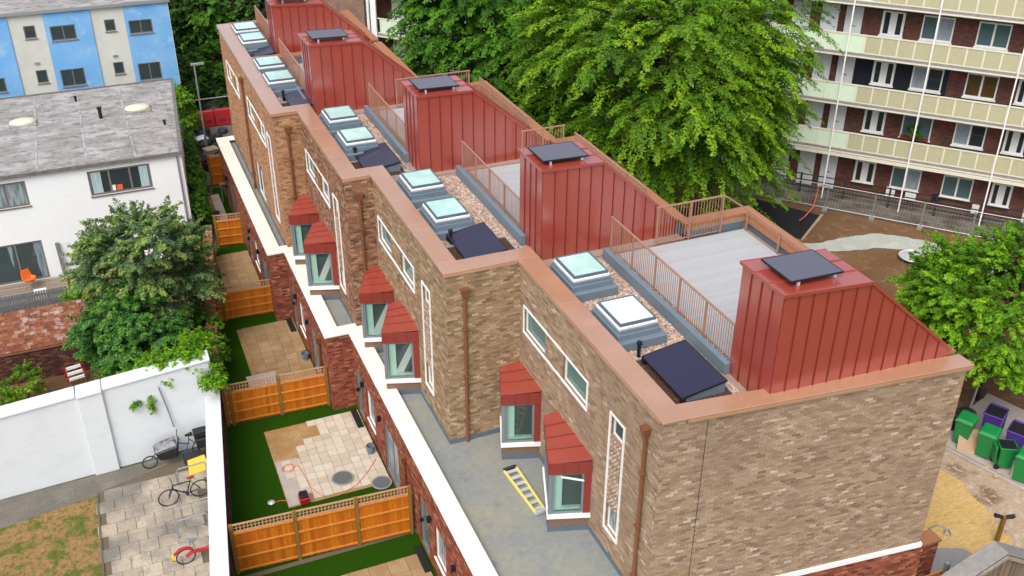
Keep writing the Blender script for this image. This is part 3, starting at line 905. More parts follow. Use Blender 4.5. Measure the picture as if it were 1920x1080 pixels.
    for x in doors:
        k = x[4]
        w = window(t, go, ub, x[:4], 'frame_grey' if k != 'win' else 'white', 'pane_soft' if k != 'door' else 'pane_teal', .07, .05, 1 if k == 'patio' else 0, None if k != 'win' else 'white', name={'door': 'door', 'win': 'window', 'patio': 'patio_door'}[k])
        if k == 'door':
            build('handle', MB().obox(go, ub, x[0] + .1, x[0] + .13, -.06, .05, 1.0, 1.15), 'black', w)
            wl = MB().obox(go, ub, x[1] + .25, x[1] + .35, -.14, 0, 1.9, 2.1)
            build('wall_lamp', wl, 'black', t)
        if k == 'patio':
            build('wall_lamp', MB().obox(go, ub, x[0] - .4, x[0] - .3, -.14, 0, 1.9, 2.1), 'black', t)
    if i and Gn - G > .2:
        build('ground_return_wall', skin((G, y0g), (1, 0), Gn - G, 0, 3.34), 'mortar_red', t)
        bk.field((G, y0g), (1, 0), Gn - G, .02, 3.3, 'brick_red')
    elif i == 0:
        pass
    build('terrace_roof', MB().box(G + .3, F + .12, y0g + (.3 if i and Gn - G > .2 else .0), y1g, ZT - .012, ZT - .002 if i != 1 else ZT - .004), 'membrane', t)
    build('terrace_flashing', MB().box(F - .03, F - .002, a + .002 if i else GX(F), b - .03, ZT + .004, ZT + .15).box(G + .42, G + .47, y0g + (.4 if i and Gn - G > .2 else 0), y1g, ZT, ZT + .13), 'upstand_dark', t)
    build('terrace_parapet', MB().box(G + .02, G + .42, y0g + .02, y1g - .002, ZT - .02, 3.34), 'mortar_red', t)
    cz0, cz1 = 3.34, 3.42
    # coping stones with narrow joints
    ystart = y0g - .07 if (i and Gn - G > .2) else y0g
    ycur = ystart
    segL = 1.2
    while ycur < y1g - .01:
        y2 = min(ycur + segL, y1g if not (i < 4 and G - Gf > .2) else y1g - .075)
        if y2 - ycur < .05: break
        build('coping_stone', MB().box(G - .09, G + .52, ycur + .003, y2 - .003, cz0, cz1), 'white_stone', t, bevel=.01)
        ycur = y2
    if i and Gn - G > .2:
        build('coping_stone', MB().box(G + .523, Gn + .52, y0g - .072, y0g + .5, cz0, cz1), 'white_stone', t, bevel=.01)
    if i == 4:
        build('ground_end_wall', MB().box(G, F, b - .02, b + .01, .02, 3.34), 'mortar_red', t)
        build('coping_stone', MB().box(G + .523, F - .002, b - .5, b + .04, cz0, cz1), 'white_stone', t, bevel=.01)
    # roof furniture
    stair_tower(t, T, skew=.06 if i == 0 else 0.0)
    xu = T['xL'] - .02
    y_up0 = a + 1.55
    build('roof_upstand', MB().box(xu - .17, xu, y_up0, b - .12, ZR + .001, 9.30), 'upstand', t, bevel=.01)
    c1, c2 = (b - 1.36, b - 4.1) if i == 0 else ((b - 1.45, b - 3.95) if i < 3 else (b - 1.5, b - 3.7))
    cx = F + 1.33 if i < 3 else F + 1.1
    if i == 4: c1, c2 = b - 1.6, b - 3.6
    rooflight(t, cx, c1); rooflight(t, cx, c2, white=(i == 0))
    # deck boards
    dx0, dx1 = T['xL'] + .35, Rr - .50
    dy0, dy1 = T['y'] + T['w'] + .12, b - .12
    if i < 4:
        dk = build('deck', MB().box(dx0, dx1, dy0, dy1, ZR, ZR + .03), 'slabgrey', t)
        n = int((dy1 - dy0) / .142)
        bmsh = MB().box(-(dx1 - dx0) / 2, (dx1 - dx0) / 2, -.0695, .0695, 0, .025)
        me = bpy.data.meshes.new('deck_board'); me.from_pydata(bmsh.v, [], bmsh.f); me.materials.append(MT['deck'])
        for k in range(n):
            place('deck_board', me, dk, ((dx0 + dx1) / 2, dy0 + .071 + k * .142, ZR + .03 + random.uniform(0, .0015)))
    # gravel and dry planting strip
    gx0, gx1 = F + .6, xu - .2
    build('planting_bed', MB().box(gx0, gx1 - .25, a + .64 if i else 16.35, a + (2.9 if i == 0 else 2.2), ZR + .003, ZR + .05), 'sedum', t)
    build('edge_trim', MB().box(gx0, gx1 - .2, a + (2.9 if i == 0 else 2.2) + .004, a + (2.93 if i == 0 else 2.23), ZR, ZR + .09).box(gx1 - .246, gx1 - .22, a + .64 if i else 16.35, a + (2.9 if i == 0 else 2.2), ZR, ZR + .09), 'alu', t)
    if i < 4:
        n = [9000, 6500, 5000, 2500][i]
        gravel_mesh(t, gx0, gx1, a + .7 if i else 16.0, b - .2, ZR, n)
    if i == 0:
        gravel_mesh(t, dx0 - .3, dx0, dy0, dy1, ZR, 700)
    bk.finish(300 if i < 3 else 0)
    return t

def gravel_mesh(parent, x0, x1, y0, y1, z, n):
    c = np.column_stack([rng.uniform(x0, x1, n), rng.uniform(y0, y1, n), np.full(n, z)])
    r = rng.uniform(.02, .055, n)[:, None]
    sh = np.array([(1, 0, .2), (0, 1, .2), (-1, 0, .2), (0, -1, .2), (0, 0, .9)])
    ang = rng.uniform(0, 6.28, n)
    V = np.repeat(sh[None], n, 0) * r[:, None, :] * rng.uniform(.7, 1.3, (n, 5, 1))
    ca, sa = np.cos(ang)[:, None], np.sin(ang)[:, None]
    V = np.stack([V[..., 0] * ca - V[..., 1] * sa, V[..., 0] * sa + V[..., 1] * ca, V[..., 2]], -1) + c[:, None, :]
    b = np.arange(n)[:, None] * 5
    F = np.concatenate([b + np.array(f) for f in ((0, 1, 4), (1, 2, 4), (2, 3, 4), (3, 0, 4))])
    og = ORG[parent.name]
    ob = bpy.data.objects.new('gravel', fast_mesh('gravel', V.reshape(-1, 3) - og, F, 'gravel'))
    COL.objects.link(ob); ob.parent = parent; ob['kind'] = 'stuff'; ORG[ob.name] = og

for i in range(5): make_house(i)

# downpipes with hoppers belong to the houses
def downpipe(h, x, y, z0, z1, horiz=False):
    p = build('downpipe', MB().tube([(x, y, z0), (x, y, z1)], .055, 8), 'pipe_brown', h, smooth=False)
    build('hopper', MB().hexa([(x - .08, y - .07, z1), (x + .08, y - .07, z1), (x + .08, y + .07, z1), (x - .08, y + .07, z1)], [(x - .13, y - .12, z1 + .28), (x + .13, y - .12, z1 + .28), (x + .13, y + .12, z1 + .28), (x - .13, y + .12, z1 + .28)]), 'pipe_brown', p)
    for zz in np.arange(z0 + .8, z1, 1.7):
        build('pipe_bracket', MB().box(x - .09, x + .09, y - .075, y + .075, zz, zz + .05), 'pipe_brown', p)
downpipe(houses[0], 10.40, 16.55, ZT, 8.55)
downpipe(houses[1], 8.70, 24.32, ZT, 8.55)
downpipe(houses[2], 7.62, 31.97, ZT, 8.55)
downpipe(houses[3], 6.62, 39.22, ZT, 8.55)
downpipe(houses[3], 6.0, 46.4, ZT, 8.45)
downpipe(houses[1], 6.76, 25.1, .05, 2.35)
downpipe(houses[2], 5.86, 33.1, .05, 2.35)
for i, (x, y) in enumerate(((11.55, 19.05), (9.2, 26.9), (8.2, 34.55), (7.05, 41.8))):
    build('vent_pipe', MB().tube([(x, y, ZR), (x, y, ZR + .42)], .05, 8).tube([(x, y, ZR + .42), (x, y, ZR + .5)], .075, 8), 'black', houses[i])

# ------------------------------------------------------------------ solar panels
SG = 'solar panels on the terrace roofs'
def solar(loc, sx, sy, tilt_y, tilt_x, label, mat, lift=.14, wedge=False):
    t = thing('solar_panel', label, 'solar panel', loc, SG, local=True)
    mb = MB().box(-sx / 2, sx / 2, -sy / 2, sy / 2, 0, .035)
    f = MB()
    for a in ((-sx / 2 - .02, sx / 2 + .02, -sy / 2 - .02, -sy / 2), (-sx / 2 - .02, sx / 2 + .02, sy / 2, sy / 2 + .02), (-sx / 2 - .02, -sx / 2, -sy / 2, sy / 2), (sx / 2, sx / 2 + .02, -sy / 2, sy / 2)):
        f.box(*a, -.005, .04)
    gl = build('glass', mb, mat, t); fr = build('frame', f, 'black', t)
    for o in (gl, fr):
        o.rotation_euler = (tilt_x, tilt_y, 0)
        l = Vector(o.location); l.z = 0
        base = Matrix.Rotation(tilt_y, 4, 'Y') @ Matrix.Rotation(tilt_x, 4, 'X')
        o.location = base @ Vector(o.location) + Vector((0, 0, lift)) if True else o.location
        o.rotation_euler = base.to_euler()
    zat = lambda x, y: lift + (base @ Vector((x, y, 0))).z
    if wedge:
        w = MB()
        for y in (-sy / 2 + .03, sy / 2 - .06):
            w.extrude([(-sx / 2 + .05, y, .0), (sx / 2 - .02, y, .0), (sx / 2 - .02, y, zat(sx / 2, 0) - .02), (-sx / 2 + .05, y, max(.01, zat(-sx / 2, 0) - .02))], (0, .03, 0))
        w.box(sx / 2 - .02, sx / 2, -sy / 2 + .03, sy / 2 - .03, 0, zat(sx / 2, 0) - .02)
        build('wedge_support', w, 'upstand', t)
        build('ballast_foot', MB().box(-sx / 2 - .02, -sx / 2 + .08, -sy / 2 - .06, -sy / 2 + .06, 0, .16).box(-sx / 2 - .02, -sx / 2 + .08, sy / 2 - .12, sy / 2, 0, .16), 'black', t)
    else:
        for x, y in ((-sx * .33, -sy * .46), (sx * .38, -sy * .46), (-sx * .33, sy * .46), (sx * .38, sy * .46)):
            build('bracket', MB().box(x - .03, x + .03, y - .03, y + .03, -.02, zat(x, y) - .004), 'alu', t)
    return t
desc = ['nearest house', 'tan second house', 'rust brown third house', 'fourth house', 'farthest house']
for i, T in enumerate(TOW):
    x = (T['xL'] + T['xB']) / 2 - (.16 if i == 0 else .15)
    solar((x, T['y'] + T['w'] * .50 - .05, T['zt'] + .02), 1.44, 1.14, R(1.5), 0, 'dark grey solar panel on red stair tower of the %s' % desc[i], 'solar_grey', .10)
for i, u in enumerate(U[:4]):
    y = 17.80 if i == 0 else u['a'] + 1.75
    solar((u['F'] + 1.62, y, ZR + .06), 1.25, 1.95, R(-9), 0, 'navy blue solar panel lying tilted on the flat roof of the %s' % desc[i], 'solar', .24, True)
solar((U[4]['F'] + 1.45, U[4]['a'] + 1.4, ZR + .06), 1.2, 1.5, R(-9), 0, 'navy blue solar panel lying tilted on the flat roof of the farthest house', 'solar', .24, True)

# ------------------------------------------------------------------ roof railings
RG = 'brown metal railings on the roof terraces'
def railing(P, Q, z, h, npost, label, top_only=False, gap=.1, bottom=True):
    P = Vector((*P, 0)); Q = Vector((*Q, 0)); d = Q - P; L = d.length; u = d.normalized()
    t = thing('roof_railing', label, 'railing', (P.x, P.y, z), RG)
    uu = (u.x, u.y)
    build('top_rail', MB().obox(P, uu, -.02, L + .02, -.025, .025, z + h - .04, z + h), 'rail_metal', t)
    if bottom: build('bottom_rail', MB().obox(P, uu, .02, L - .02, -.015, .015, z + .08, z + .11), 'rail_metal', t)
    pm = MB().box(-.022, .022, -.022, .022, 0, h - .04)
    me = bpy.data.meshes.new('post'); me.from_pydata(pm.v, [], pm.f); me.materials.append(MT['rail_metal'])
    ang = math.atan2(u.y, u.x)
    for k in range(npost):
        p = P + u * (.03 + (L - .06) * k / (npost - 1))
        place('post', me, t, (p.x, p.y, z), (0, 0, ang))
    bm = MB().box(-.007, .007, -.007, .007, .11, h - .04)
    me2 = bpy.data.meshes.new('baluster'); me2.from_pydata(bm.v, [], bm.f); me2.materials.append(MT['rail_metal'])
    n = int(L / gap)
    for k in range(1, n):
        p = P + u * (L * k / n)
        place('baluster', me2, t, (p.x, p.y, z), (0, 0, ang))
    return t
zD = ZR + .02
railing((13.43, 24.3), (13.43, 17.62), zD, 1.34, 6, 'brown railing along the blue grey upstand of the nearest roof terrace')
railing((15.02, 24.33), (17.42, 24.33), zD, 1.34, 3, 'short brown railing at the far end of the nearest roof terrace beside the red slope')
rr = railing((18.27, 24.2), (18.27, 17.4), zD, .74, 5, 'low brown railing along the copper parapet at the back of the nearest roof terrace', gap=9, bottom=False)
build('sloping_rail', MB().tube([(17.42, 24.33, zD + 1.32), (18.27, 24.2, zD + .72)], .024, 6), 'rail_metal', rr)
for i in (1, 2, 3, 4):
    T = TOW[i]; u = U[i]
    railing((T['xL'] + .06, u['b'] - .15), (T['xL'] + .06, T['y'] + T['w'] + .05), zD, 1.25, 5, 'brown railing beside the gravel on the roof of the %s' % desc[i], gap=.11)
    if i in (1, 2):
        railing((U[i + 1]['Rr'] - 1.6, u['b'] - .1), (u['Rr'] - .9, u['b'] - .1), zD, 1.25, 3, 'short brown railing at the far end of the roof of the %s' % desc[i], gap=.12)
        railing((u['Rr'] - .46, u['b'] - .12), (u['Rr'] - .46, T['y'] + 1.7), zD, .9, 5, 'brown railing along the back of the roof of the %s' % desc[i], gap=.12)

# ladder on the terrace roof of the nearest house
lad = thing('ladder', 'yellow ladder lying flat on the grey terrace roof beside a bay window', 'ladder', (9.43, 21.45, ZT + .02), local=True)
lad.rotation_euler = (0, 0, R(5))
for sx in (-.29, .19): pass
rails = [((-.16, 1.02), (-.20, -1.05)), ((.25, 1.02), (.10, -1.05))]
for (p, q), in zip(rails):
    d = Vector((q[0] - p[0], q[1] - p[1])); 
    build('rail', MB().obox(p, d.normalized(), 0, d.length, -.028, .028, .02, .11), 'ladder_yellow', lad)
for k in range(7):
    t_ = .06 + .88 * k / 6
    y = 1.02 - 2.07 * t_
    xl = -.16 - .04 * t_ + .03; xr = .25 - .15 * t_ - .03
    build('rung', MB().box(xl, xr, y - .055, y + .055, .04, .085), 'alu', lad)
build('top_cap', MB().box(-.17, .26, .98, 1.08, .03, .13), 'steel_dark', lad)
build('foot_cap', MB().box(-.22, .13, -1.12, -1.04, .02, .12), 'alu', lad)

# security cameras behind the tower slopes
def roof_camera(x, y, z, label):
    t = thing('floodlight', label, 'floodlight', (x, y, z), 'white lamps behind the stair towers')
    build('pole', MB().tube([(x, y, ZR), (x, y, z)], .025, 6), 'galv', t)
    build('lamp_head', MB().tube([(x - .2, y + .1, z + .08), (x + .22, y - .1, z - .06)], .06, 8), 'white', t)
    build('lamp_bracket', MB().box(x - .04, x + .04, y - .05, y + .05, z - .12, z + .0), 'black', t)
roof_camera(16.8, 17.75, 11.0, 'white tube lamp behind the nearest red tower slope')
roof_camera(14.2, 26.75, 10.65, 'white lamp behind the second red tower slope, under the big lime tree')
roof_camera(12.95, 34.2, 10.65, 'white lamp behind the third red tower slope')

# ------------------------------------------------------------------ gardens
sheet('garden_soil', [(.9, 12), (6.85, 12), (6.85, 31.8), (5.95, 31.8), (5.95, 39.1), (5.25, 39.1), (5.25, 54.8), (4.6, 54.8), (2.75, 40), (1.98, 32.4), (1.0, 24.6)], .004, 'joint')
wall_x = lambda y: 1.0 + (y - 24.6) * .1245
def lawn(y0, y1, G): return sheet('lawn', [(wall_x(y0) + .02, y0), (G, y0), (G, y1), (wall_x(y1) + .02, y1)], .03, 'turf')
lawn(24.5, 32.3, 6.84); lawn(32.35, 40.0, 5.94); lawn(40.05, 47.1, 5.24); lawn(47.2, 54.5, 5.24); lawn(14, 24.3, 6.84)

def patio(x0, x1, y0, y1, sl, mat_edge, mat, label=None, skip=None, base='sand'):
    st = struct(build('patio', MB().box(x0, x1, y0, y1, .0, .045), base))
    w = sl
    bm = MB().box(-w / 2 + .006, w / 2 - .006, -w / 2 + .006, w / 2 - .006, 0, .035)
    me = bpy.data.meshes.new('paving_slab'); me.from_pydata(bm.v, [], bm.f); me.materials.append(MT[mat])
    nx, ny = int((x1 - x0) / w), int((y1 - y0) / w)
    for i in range(nx):
        for j in range(ny):
            x = x1 - (i + .5) * w; y = y1 - (j + .5) * w
            if skip and skip(x, y): continue
            place('paving_slab', me, st, (x, y, .046 + random.uniform(0, .006)), (0, 0, random.uniform(-.006, .006)))
    return st
edge = lambda y: 3.75 + .45 * math.sin(y * 1.9) * .5 + (.5 if y > 29.6 else .0) + (.6 if y > 30.6 else 0)
patio(3.2, 6.78, 27.0, 31.45, .335, None, 'slab', skip=lambda x, y: x < edge(y) + random.uniform(-.12, .12))
patio(3.45, 5.9, 33.4, 39.0, .45, None, 'slab_sand', skip=lambda x, y: x < 4.45 and y < 35.3)
patio(3.6, 5.2, 42.0, 46.2, .45, None, 'slab_sand')
patio(4.1, 4.9, 48.6, 53.5, .45, None, 'slab')
patio(3.6, 6.7, 14.6, 23.3, .6, None, 'slab_sand')
sheet('concrete_base', [(3.22, 27.05), (4.0, 27.05), (4.0, 29.55), (3.22, 29.55)], .052, 'concrete')
sheet('concrete_base', [(3.3, 33.3), (4.42, 33.3), (4.38, 35.3), (3.2, 35.3)], .052, 'concrete')
def manhole(x, y, label, r=.36):
    t = thing('manhole_cover', label, 'manhole cover', (x, y, .08), 'manhole covers')
    build('lid', MB().lathe((x, y, .08), [(r * .93, 0), (r * .93, .035), (r * .85, .04)], 24), 'steel_grey', t)
    build('rim', MB().ring((x, y, .1), (0, 0, 1), r, .035, 24, 5), 'stonepaving', t)
MT['steel_grey'] = M('grey_iron', (.12, .125, .13), .7, .3, fine=(40, .3))
manhole(5.25, 27.75, 'round grey manhole cover in the middle of the cream patio')
manhole(6.45, 27.0, 'dark manhole cover half hidden behind the trellis by the patio door', .33)
for k, (x, y, lab) in enumerate(((6.62, 30.9, 'dark drain grille on the cream patio beside the door'), (5.72, 38.5, 'dark drain grille on the sandy patio of the third garden'), (6.62, 23.0, 'dark drain grille on the brown patio at the bottom edge'))):
    t = thing('drain_grille', lab, 'drain', (x, y, .085), 'drain grilles')
    build('frame', MB().box(x - .12, x + .12, y - .6, y + .6, .085, .105), 'black', t)
    for q in range(5): build('grate_bar', MB().box(x - .1 + q * .045, x - .08 + q * .045, y - .57, y + .57, .105, .115), 'steel_dark', t)

def hose(pts, label):
    o = build('hose', MB().tube([(x, y, z) for x, y, z in pts], .011, 5), 'hose')
    return tag(o, label, 'hose', 'red hoses')
cir = [(3.62 + .25 * math.cos(a) * (1 - a * .03), 29.0 + .25 * math.sin(a) * (1 - a * .03), .075 + a * .003) for a in np.linspace(0, 12.5, 48)]
hose(cir + [(3.95, 29.0, .12), (4.05, 28.3, .1), (4.1, 27.7, .1), (4.35, 27.15, .1), (4.5, 27.05, .1)], 'red hose coiled on the concrete strip beside the cream patio')
hose([(4.9, 26.9, .12), (5.6, 27.2, .1), (6.2, 27.8, .1), (6.6, 28.3, .1)], 'red hose crossing the cream patio towards the wall')
hose([(4.4 + .35 * math.cos(a), 44.3 + .5 * math.sin(a), .1) for a in np.linspace(.3, 4.5, 20)], 'red hose curled on the sandy patio behind the big shrub')
def pump(x, y, label, c='red_plastic'):
    t = thing('tool_box', label, 'tool box', (x, y, .08), 'site tool boxes')
    build('body', MB().box(x - .16, x + .16, y - .2, y + .2, .08, .34), c, t, bevel=.02)
    build('lid', MB().box(x - .13, x + .13, y - .17, y + .17, .34, .42), 'black', t, bevel=.01)
    build('handle', MB().tube([(x - .1, y, .42), (x - .1, y, .5), (x + .1, y, .5), (x + .1, y, .42)], .015, 5), 'black', t)
pump(3.75, 27.1, 'small red and black machine on concrete strip behind the nearest orange fence')
pump(3.95, 33.0, 'small red and black machine on concrete pad in the third garden')
for x, y, lab in ((6.55, 28.75, 'blue bucket standing against the brick wall on the cream patio'), (5.72, 35.6, 'blue bucket against the brick wall in the third garden')):
    t = thing('bucket', lab, 'bucket', (x, y, .08), 'buckets by the wall')
    build('body', MB().lathe((x, y, .08), [(.12, 0), (.16, .32), (.14, .32), (.11, .05)], 14), 'upstand', t)
    build('handle', MB().tube([(x - .15, y, .4), (x - .1, y, .52), (x + .1, y, .52), (x + .15, y, .4)], .01, 5), 'black', t)
for x, y, lab in ((2.7, 27.45, 'small lamp on a wire lying on the dark lawn'), (4.05, 40.4, 'grey disc lying on the dark lawn behind the second fence')):
    t = thing('garden_light', lab, 'garden light', (x, y, .05))
    build('head', MB().lathe((x, y, .05), [(.1, 0), (.13, .05), (.05, .09)], 12), 'alu', t)
    build('cable', MB().tube([(x, y, .05), (x + .3, y + .02, .06), (x + .6, y - .12, .06)], .012, 5), 'orange', t)

dpst = thing('drying_post', 'grey T shaped post on the small lawn behind the fourth timber fence', 'post', (4.98, 52.3, .03))
build('pole', MB().tube([(4.98, 52.3, .03), (4.98, 52.3, 1.12)], .03, 6), 'galv', dpst)
build('crossbar', MB().box(4.9, 5.22, 52.25, 52.35, 1.12, 1.17), 'galv', dpst)
for k, (x, y, lab) in enumerate(((4.35, 50.4, 'dark round pot on the pale slabs of the farthest garden'),)):
    tp_ = thing('plant_pot', lab, 'pot', (x, y, .08))
    build('body', MB().lathe((x, y, .08), [(.14, 0), (.19, .36), (.17, .36), (.14, .3)], 14), 'sack_blue', tp_); build('rim', MB().ring((x, y, .44), (0, 0, 1), .185, .02, 16, 5), 'sack_blue', tp_)
# orange timber fences with trellis tops
FG = 'orange timber fences between the gardens'
def garden_fence(P, Q, h, th, cuts, label):
    P = Vector((*P, 0)); Q = Vector((*Q, 0)); d = Q - P; L = d.length; u = d.normalized(); uu = (u.x, u.y); ang = math.atan2(u.y, u.x)
    t = thing('garden_fence', label, 'fence', tuple(P), FG)
    pos = [0] + [c * L for c in cuts] + [L]
    for s in pos:
        build('post', MB().obox(P, uu, s - .055, s + .055, -.055, .055, 0, h + th * (1.0)), 'post', t)
    bm = MB().box(-.062, .062, -.011, .011, .06, h)
    me = bpy.data.meshes.new('board'); me.from_pydata(bm.v, [], bm.f); me.materials.append(MT['fence'])
    tm = MB().box(-.018, .018, -.012, .012, h + .03, h + th - .03)
    me2 = bpy.data.meshes.new('trellis_slat'); me2.from_pydata(tm.v, [], tm.f); me2.materials.append(MT['trellis'])
    for s0, s1 in zip(pos, pos[1:]):
        a, b = s0 + .06, s1 - .06
        n = max(1, round((b - a) / .122))
        for k in range(n):
            s = a + (k + .5) * (b - a) / n
            p = P + u * s
            place('board', me, t, (p.x - u.y * .0, p.y + u.x * .012 * (k % 2), 0), (0, random.uniform(-.004, .004), ang), ((b - a) / n / .126, 1, 1))
        for k in range(4):
            z = .16 + (h - .2) * k / 3
            build('rail', MB().obox(P, uu, a, b, -.05, -.015, z - .02, z + .035), 'fence_rail', t)
        build('top_rail', MB().obox(P, uu, a, b, -.03, .03, h, h + .035).obox(P, uu, a, b, -.03, .03, h + th - .04, h + th - .005), 'trellis', t)
        n = max(2, round((b - a) / .11))
        for k in range(n + 1):
            p = P + u * (a + (b - a) * k / n)
            place('trellis_slat', me2, t, (p.x, p.y, 0), (0, 0, ang))
        build('trellis_slat', MB().obox(P, uu, a, b, -.006, .006, h + th * .5 - .012, h + th * .5 + .012), 'trellis', t)
    return t
garden_fence((1.12, 24.67), (6.68, 24.33), 1.70, .32, (.345, .69), 'nearest orange timber fence with trellis top, behind it the cream patio')
garden_fence((2.05, 32.40), (5.86, 32.22), 1.50, .34, (.06, .53), 'second orange timber fence, joining the red brick return wall below the bay windows')
garden_fence((2.85, 40.05), (5.35, 39.9), 1.42, .32, (.12,), 'third orange timber fence partly behind the big shrub')
garden_fence((3.95, 47.2), (5.2, 47.05), 1.45, .32, (), 'fourth orange timber fence at the far side of the big shrub')
garden_fence((4.75, 54.8), (5.7, 54.8), 1.75, .1, (), 'farthest orange timber gate panel beside the black site clutter')
garden_fence((4.2, 53.2), (4.3, 55.6), 1.6, .1, (), 'dark side panel of orange timber along the hedge at the far end')

# cream topped boundary wall between the courtyard and the gardens
bw = thing('boundary_wall', 'long white topped wall between the courtyard and the new gardens', 'wall', (.75, 21.0, 0))
wdir = Vector((.1245, 1)).normalized(); wo = (wall_x(13.0), 13.0)
WL_ = (33.4 - 13.0) / wdir.y
build('wall_core', MB().obox(wo, wdir, 0, WL_, .03, .46, 0, 1.94), 'mortar_red', bw)
for k in range(int(WL_ / 1.6) + 1):
    s0, s1 = k * 1.6, min(WL_ + .05, (k + 1) * 1.6)
    if s1 - s0 > .1: build('coping_stone', MB().obox(wo, wdir, s0 + .002, s1 - .002, -.02, .51, 1.94, 2.03), 'whitewall', bw)
bb = Bricks(bw)
bb.field((wall_x(33.4) - .03, 33.4), (-wdir.x, -wdir.y), WL_, .02, 1.9, 'dark_brick')
bb.finish(0)
build('white_face', MB().obox(wo, wdir, 0, WL_, .46, .50, 0, 1.93), 'whitewall', bw)
bw2 = thing('ivy_wall', 'old brick boundary wall behind the big shrub, half hidden by ivy', 'wall', (2.2, 34, 0))
wo2 = (wall_x(33.5), 33.5)
build('wall_core', MB().obox(wo2, wdir, 0, 13.0, .03, .4, 0, 1.6), 'mortar_red', bw2)
b2 = Bricks(bw2); b2.field((wall_x(33.5 + 12.9) - .03, 33.5 + 12.9), (-wdir.x, -wdir.y), 13.0, .02, 1.58, 'moss_brick'); b2.finish(0)
build('coping', MB().obox(wo2, wdir, 0, 13.0, -.0, .43, 1.6, 1.68), 'moss_brick', bw2)

# ------------------------------------------------------------------ courtyard on the left
sheet('path', [(-12, 28.6), (-2.75, 30.15), (.9, 30.4), (1.7, 31.5), (-12, 30.9)], .012, 'asphalt')
sheet('lawn', [(-12, 12), (-2.92, 12)] + ragged([(-2.76, 30.14), (-12, 28.6)], .3, .05, 8)[:31] + [(-12, 28.6)], .02, 'drygrass')
ct = sheet('courtyard', [(-2.86, 12), (-.3, 12), (1.35, 31.4), (-2.76, 30.3)], .016, 'joint')
bm_ = MB().box(-.292, .292, -.292, .292, 0, .02)
me_ = bpy.data.meshes.new('paving_slab'); me_.from_pydata(bm_.v, [], bm_.f); me_.materials.append(MT['oldslab'])
for j in range(17):
    for i in range(8):
        x = -2.52 + i * .6 + (.3 if j % 2 else 0); y = 21.0 + j * .6
        if -2.7 < x < wall_x(y) - .75 and y < 30.6 and not (y > 30.0 and x < -1.8): place('paving_slab', me_, ct, (x, y, .018 + random.uniform(0, .008)), (0, 0, random.uniform(-.008, .008)))
struct(build('lawn_edging', MB().hexa([(-2.92, 12, 0), (-2.86, 12, 0), (-2.70, 30.15, 0), (-2.76, 30.15, 0)], [(-2.92, 12, .06), (-2.86, 12, .06), (-2.70, 30.15, .06), (-2.76, 30.15, .06)]), 'joint'))

# tall white wall with buttress
ww = thing('white_wall', 'tall white painted garden wall with a flat pier behind the parked bicycles', 'wall', (-3, 31.3, 0))
wz = lambda x: 3.22 + (x + 5) * .042
wy = lambda x: 31.25 + (x + 5) * .06
def wseg(x0, x1, dy0, dy1, z0, zt):
    return MB().hexa([(x0, wy(x0) + dy0, z0), (x1, wy(x1) + dy0, z0), (x1, wy(x1) + dy1, z0), (x0, wy(x0) + dy1, z0)],
                     [(x0, wy(x0) + dy0, wz(x0) + zt), (x1, wy(x1) + dy0, wz(x1) + zt), (x1, wy(x1) + dy1, wz(x1) + zt), (x0, wy(x0) + dy1, wz(x0) + zt)])
build('wall_panel', wseg(-14, 1.75, 0, .5, 0, 0), 'whitewall', ww)
build('pier', wseg(-2.72, -1.90, -.12, -.004, 0, -.0), 'whitewall', ww, bevel=.02)
m = MB()
for x0, x1 in ((-14, -2.75), (-2.72, -1.9), (-1.88, 1.75)):
    d = -.06 if x1 != -1.9 else -.17
    m.hexa([(x0, wy(x0) + d, wz(x0)), (x1, wy(x1) + d, wz(x1)), (x1, wy(x1) + .55, wz(x1)), (x0, wy(x0) + .55, wz(x0))], [(x0, wy(x0) + d, wz(x0) + .09), (x1, wy(x1) + d, wz(x1) + .09), (x1, wy(x1) + .55, wz(x1) + .13), (x0, wy(x0) + .55, wz(x0) + .13)])
build('coping', m, 'whitewall', ww, bevel=.02)

# bicycles
def wheel(t, x, r, name='wheel', tyre='bike_black'):
    w = build(name, MB().ring((x, 0, r), (0, 1, 0), r - .02, .024, 28, 6), tyre, t, smooth=True)
    m = MB()
    for k in range(12):
        a = k * math.pi / 6
        m.tube([(x, 0, r), (x + math.cos(a) * (r - .03), 0, r + math.sin(a) * (r - .03))], .003, 3)
    m.tube([(x, -.05, r), (x, .05, r)], .025, 8)
    build('spokes', m, 'galv', w)
def bicycle(loc, rz, label):
    t = thing('bicycle', label, 'bicycle', loc, None, rz, local=True)
    r = .35
    wheel(t, -.53, r); wheel(t, .53, r)
    f = MB()
    bb_, st, hd, hl = (.08, 0, .30), (.24, 0, .78), (-.34, 0, .80), (-.37, 0, .68)
    for a, b in ((bb_, st), (st, hd), (bb_, hl), (hd, hl)): f.tube([a, b], .022, 6)
    for s in (-.05, .05):
        f.tube([(.53, s, r), bb_], .013, 5); f.tube([(.53, s, r), st], .012, 5); f.tube([(-.53, s, r), (-.37, s * .6, .68)], .016, 5)
    build('frame', f, 'bike_black', t)
    build('handlebar', MB().tube([(-.34, 0, .80), (-.33, 0, .92)], .018, 6).tube([(-.36, -.3, .93), (-.33, 0, .92), (-.36, .3, .93)], .014, 6), 'bike_black', t)
    build('saddle', MB().tube([st, (.27, 0, .90)], .015, 6).hexa([(.15, -.03, .90), (.38, -.08, .90), (.38, .08, .90), (.15, .03, .90)], [(.15, -.025, .94), (.38, -.07, .95), (.38, .07, .95), (.15, .025, .94)]), 'red_dark', t)
    build('crank', MB().tube([(.08, -.08, .30), (.08, .08, .30)], .05, 10).tube([(.08, -.09, .30), (.2, -.09, .22)], .012, 5).tube([(.08, .09, .30), (-.04, .09, .38)], .012, 5), 'steel_dark', t)
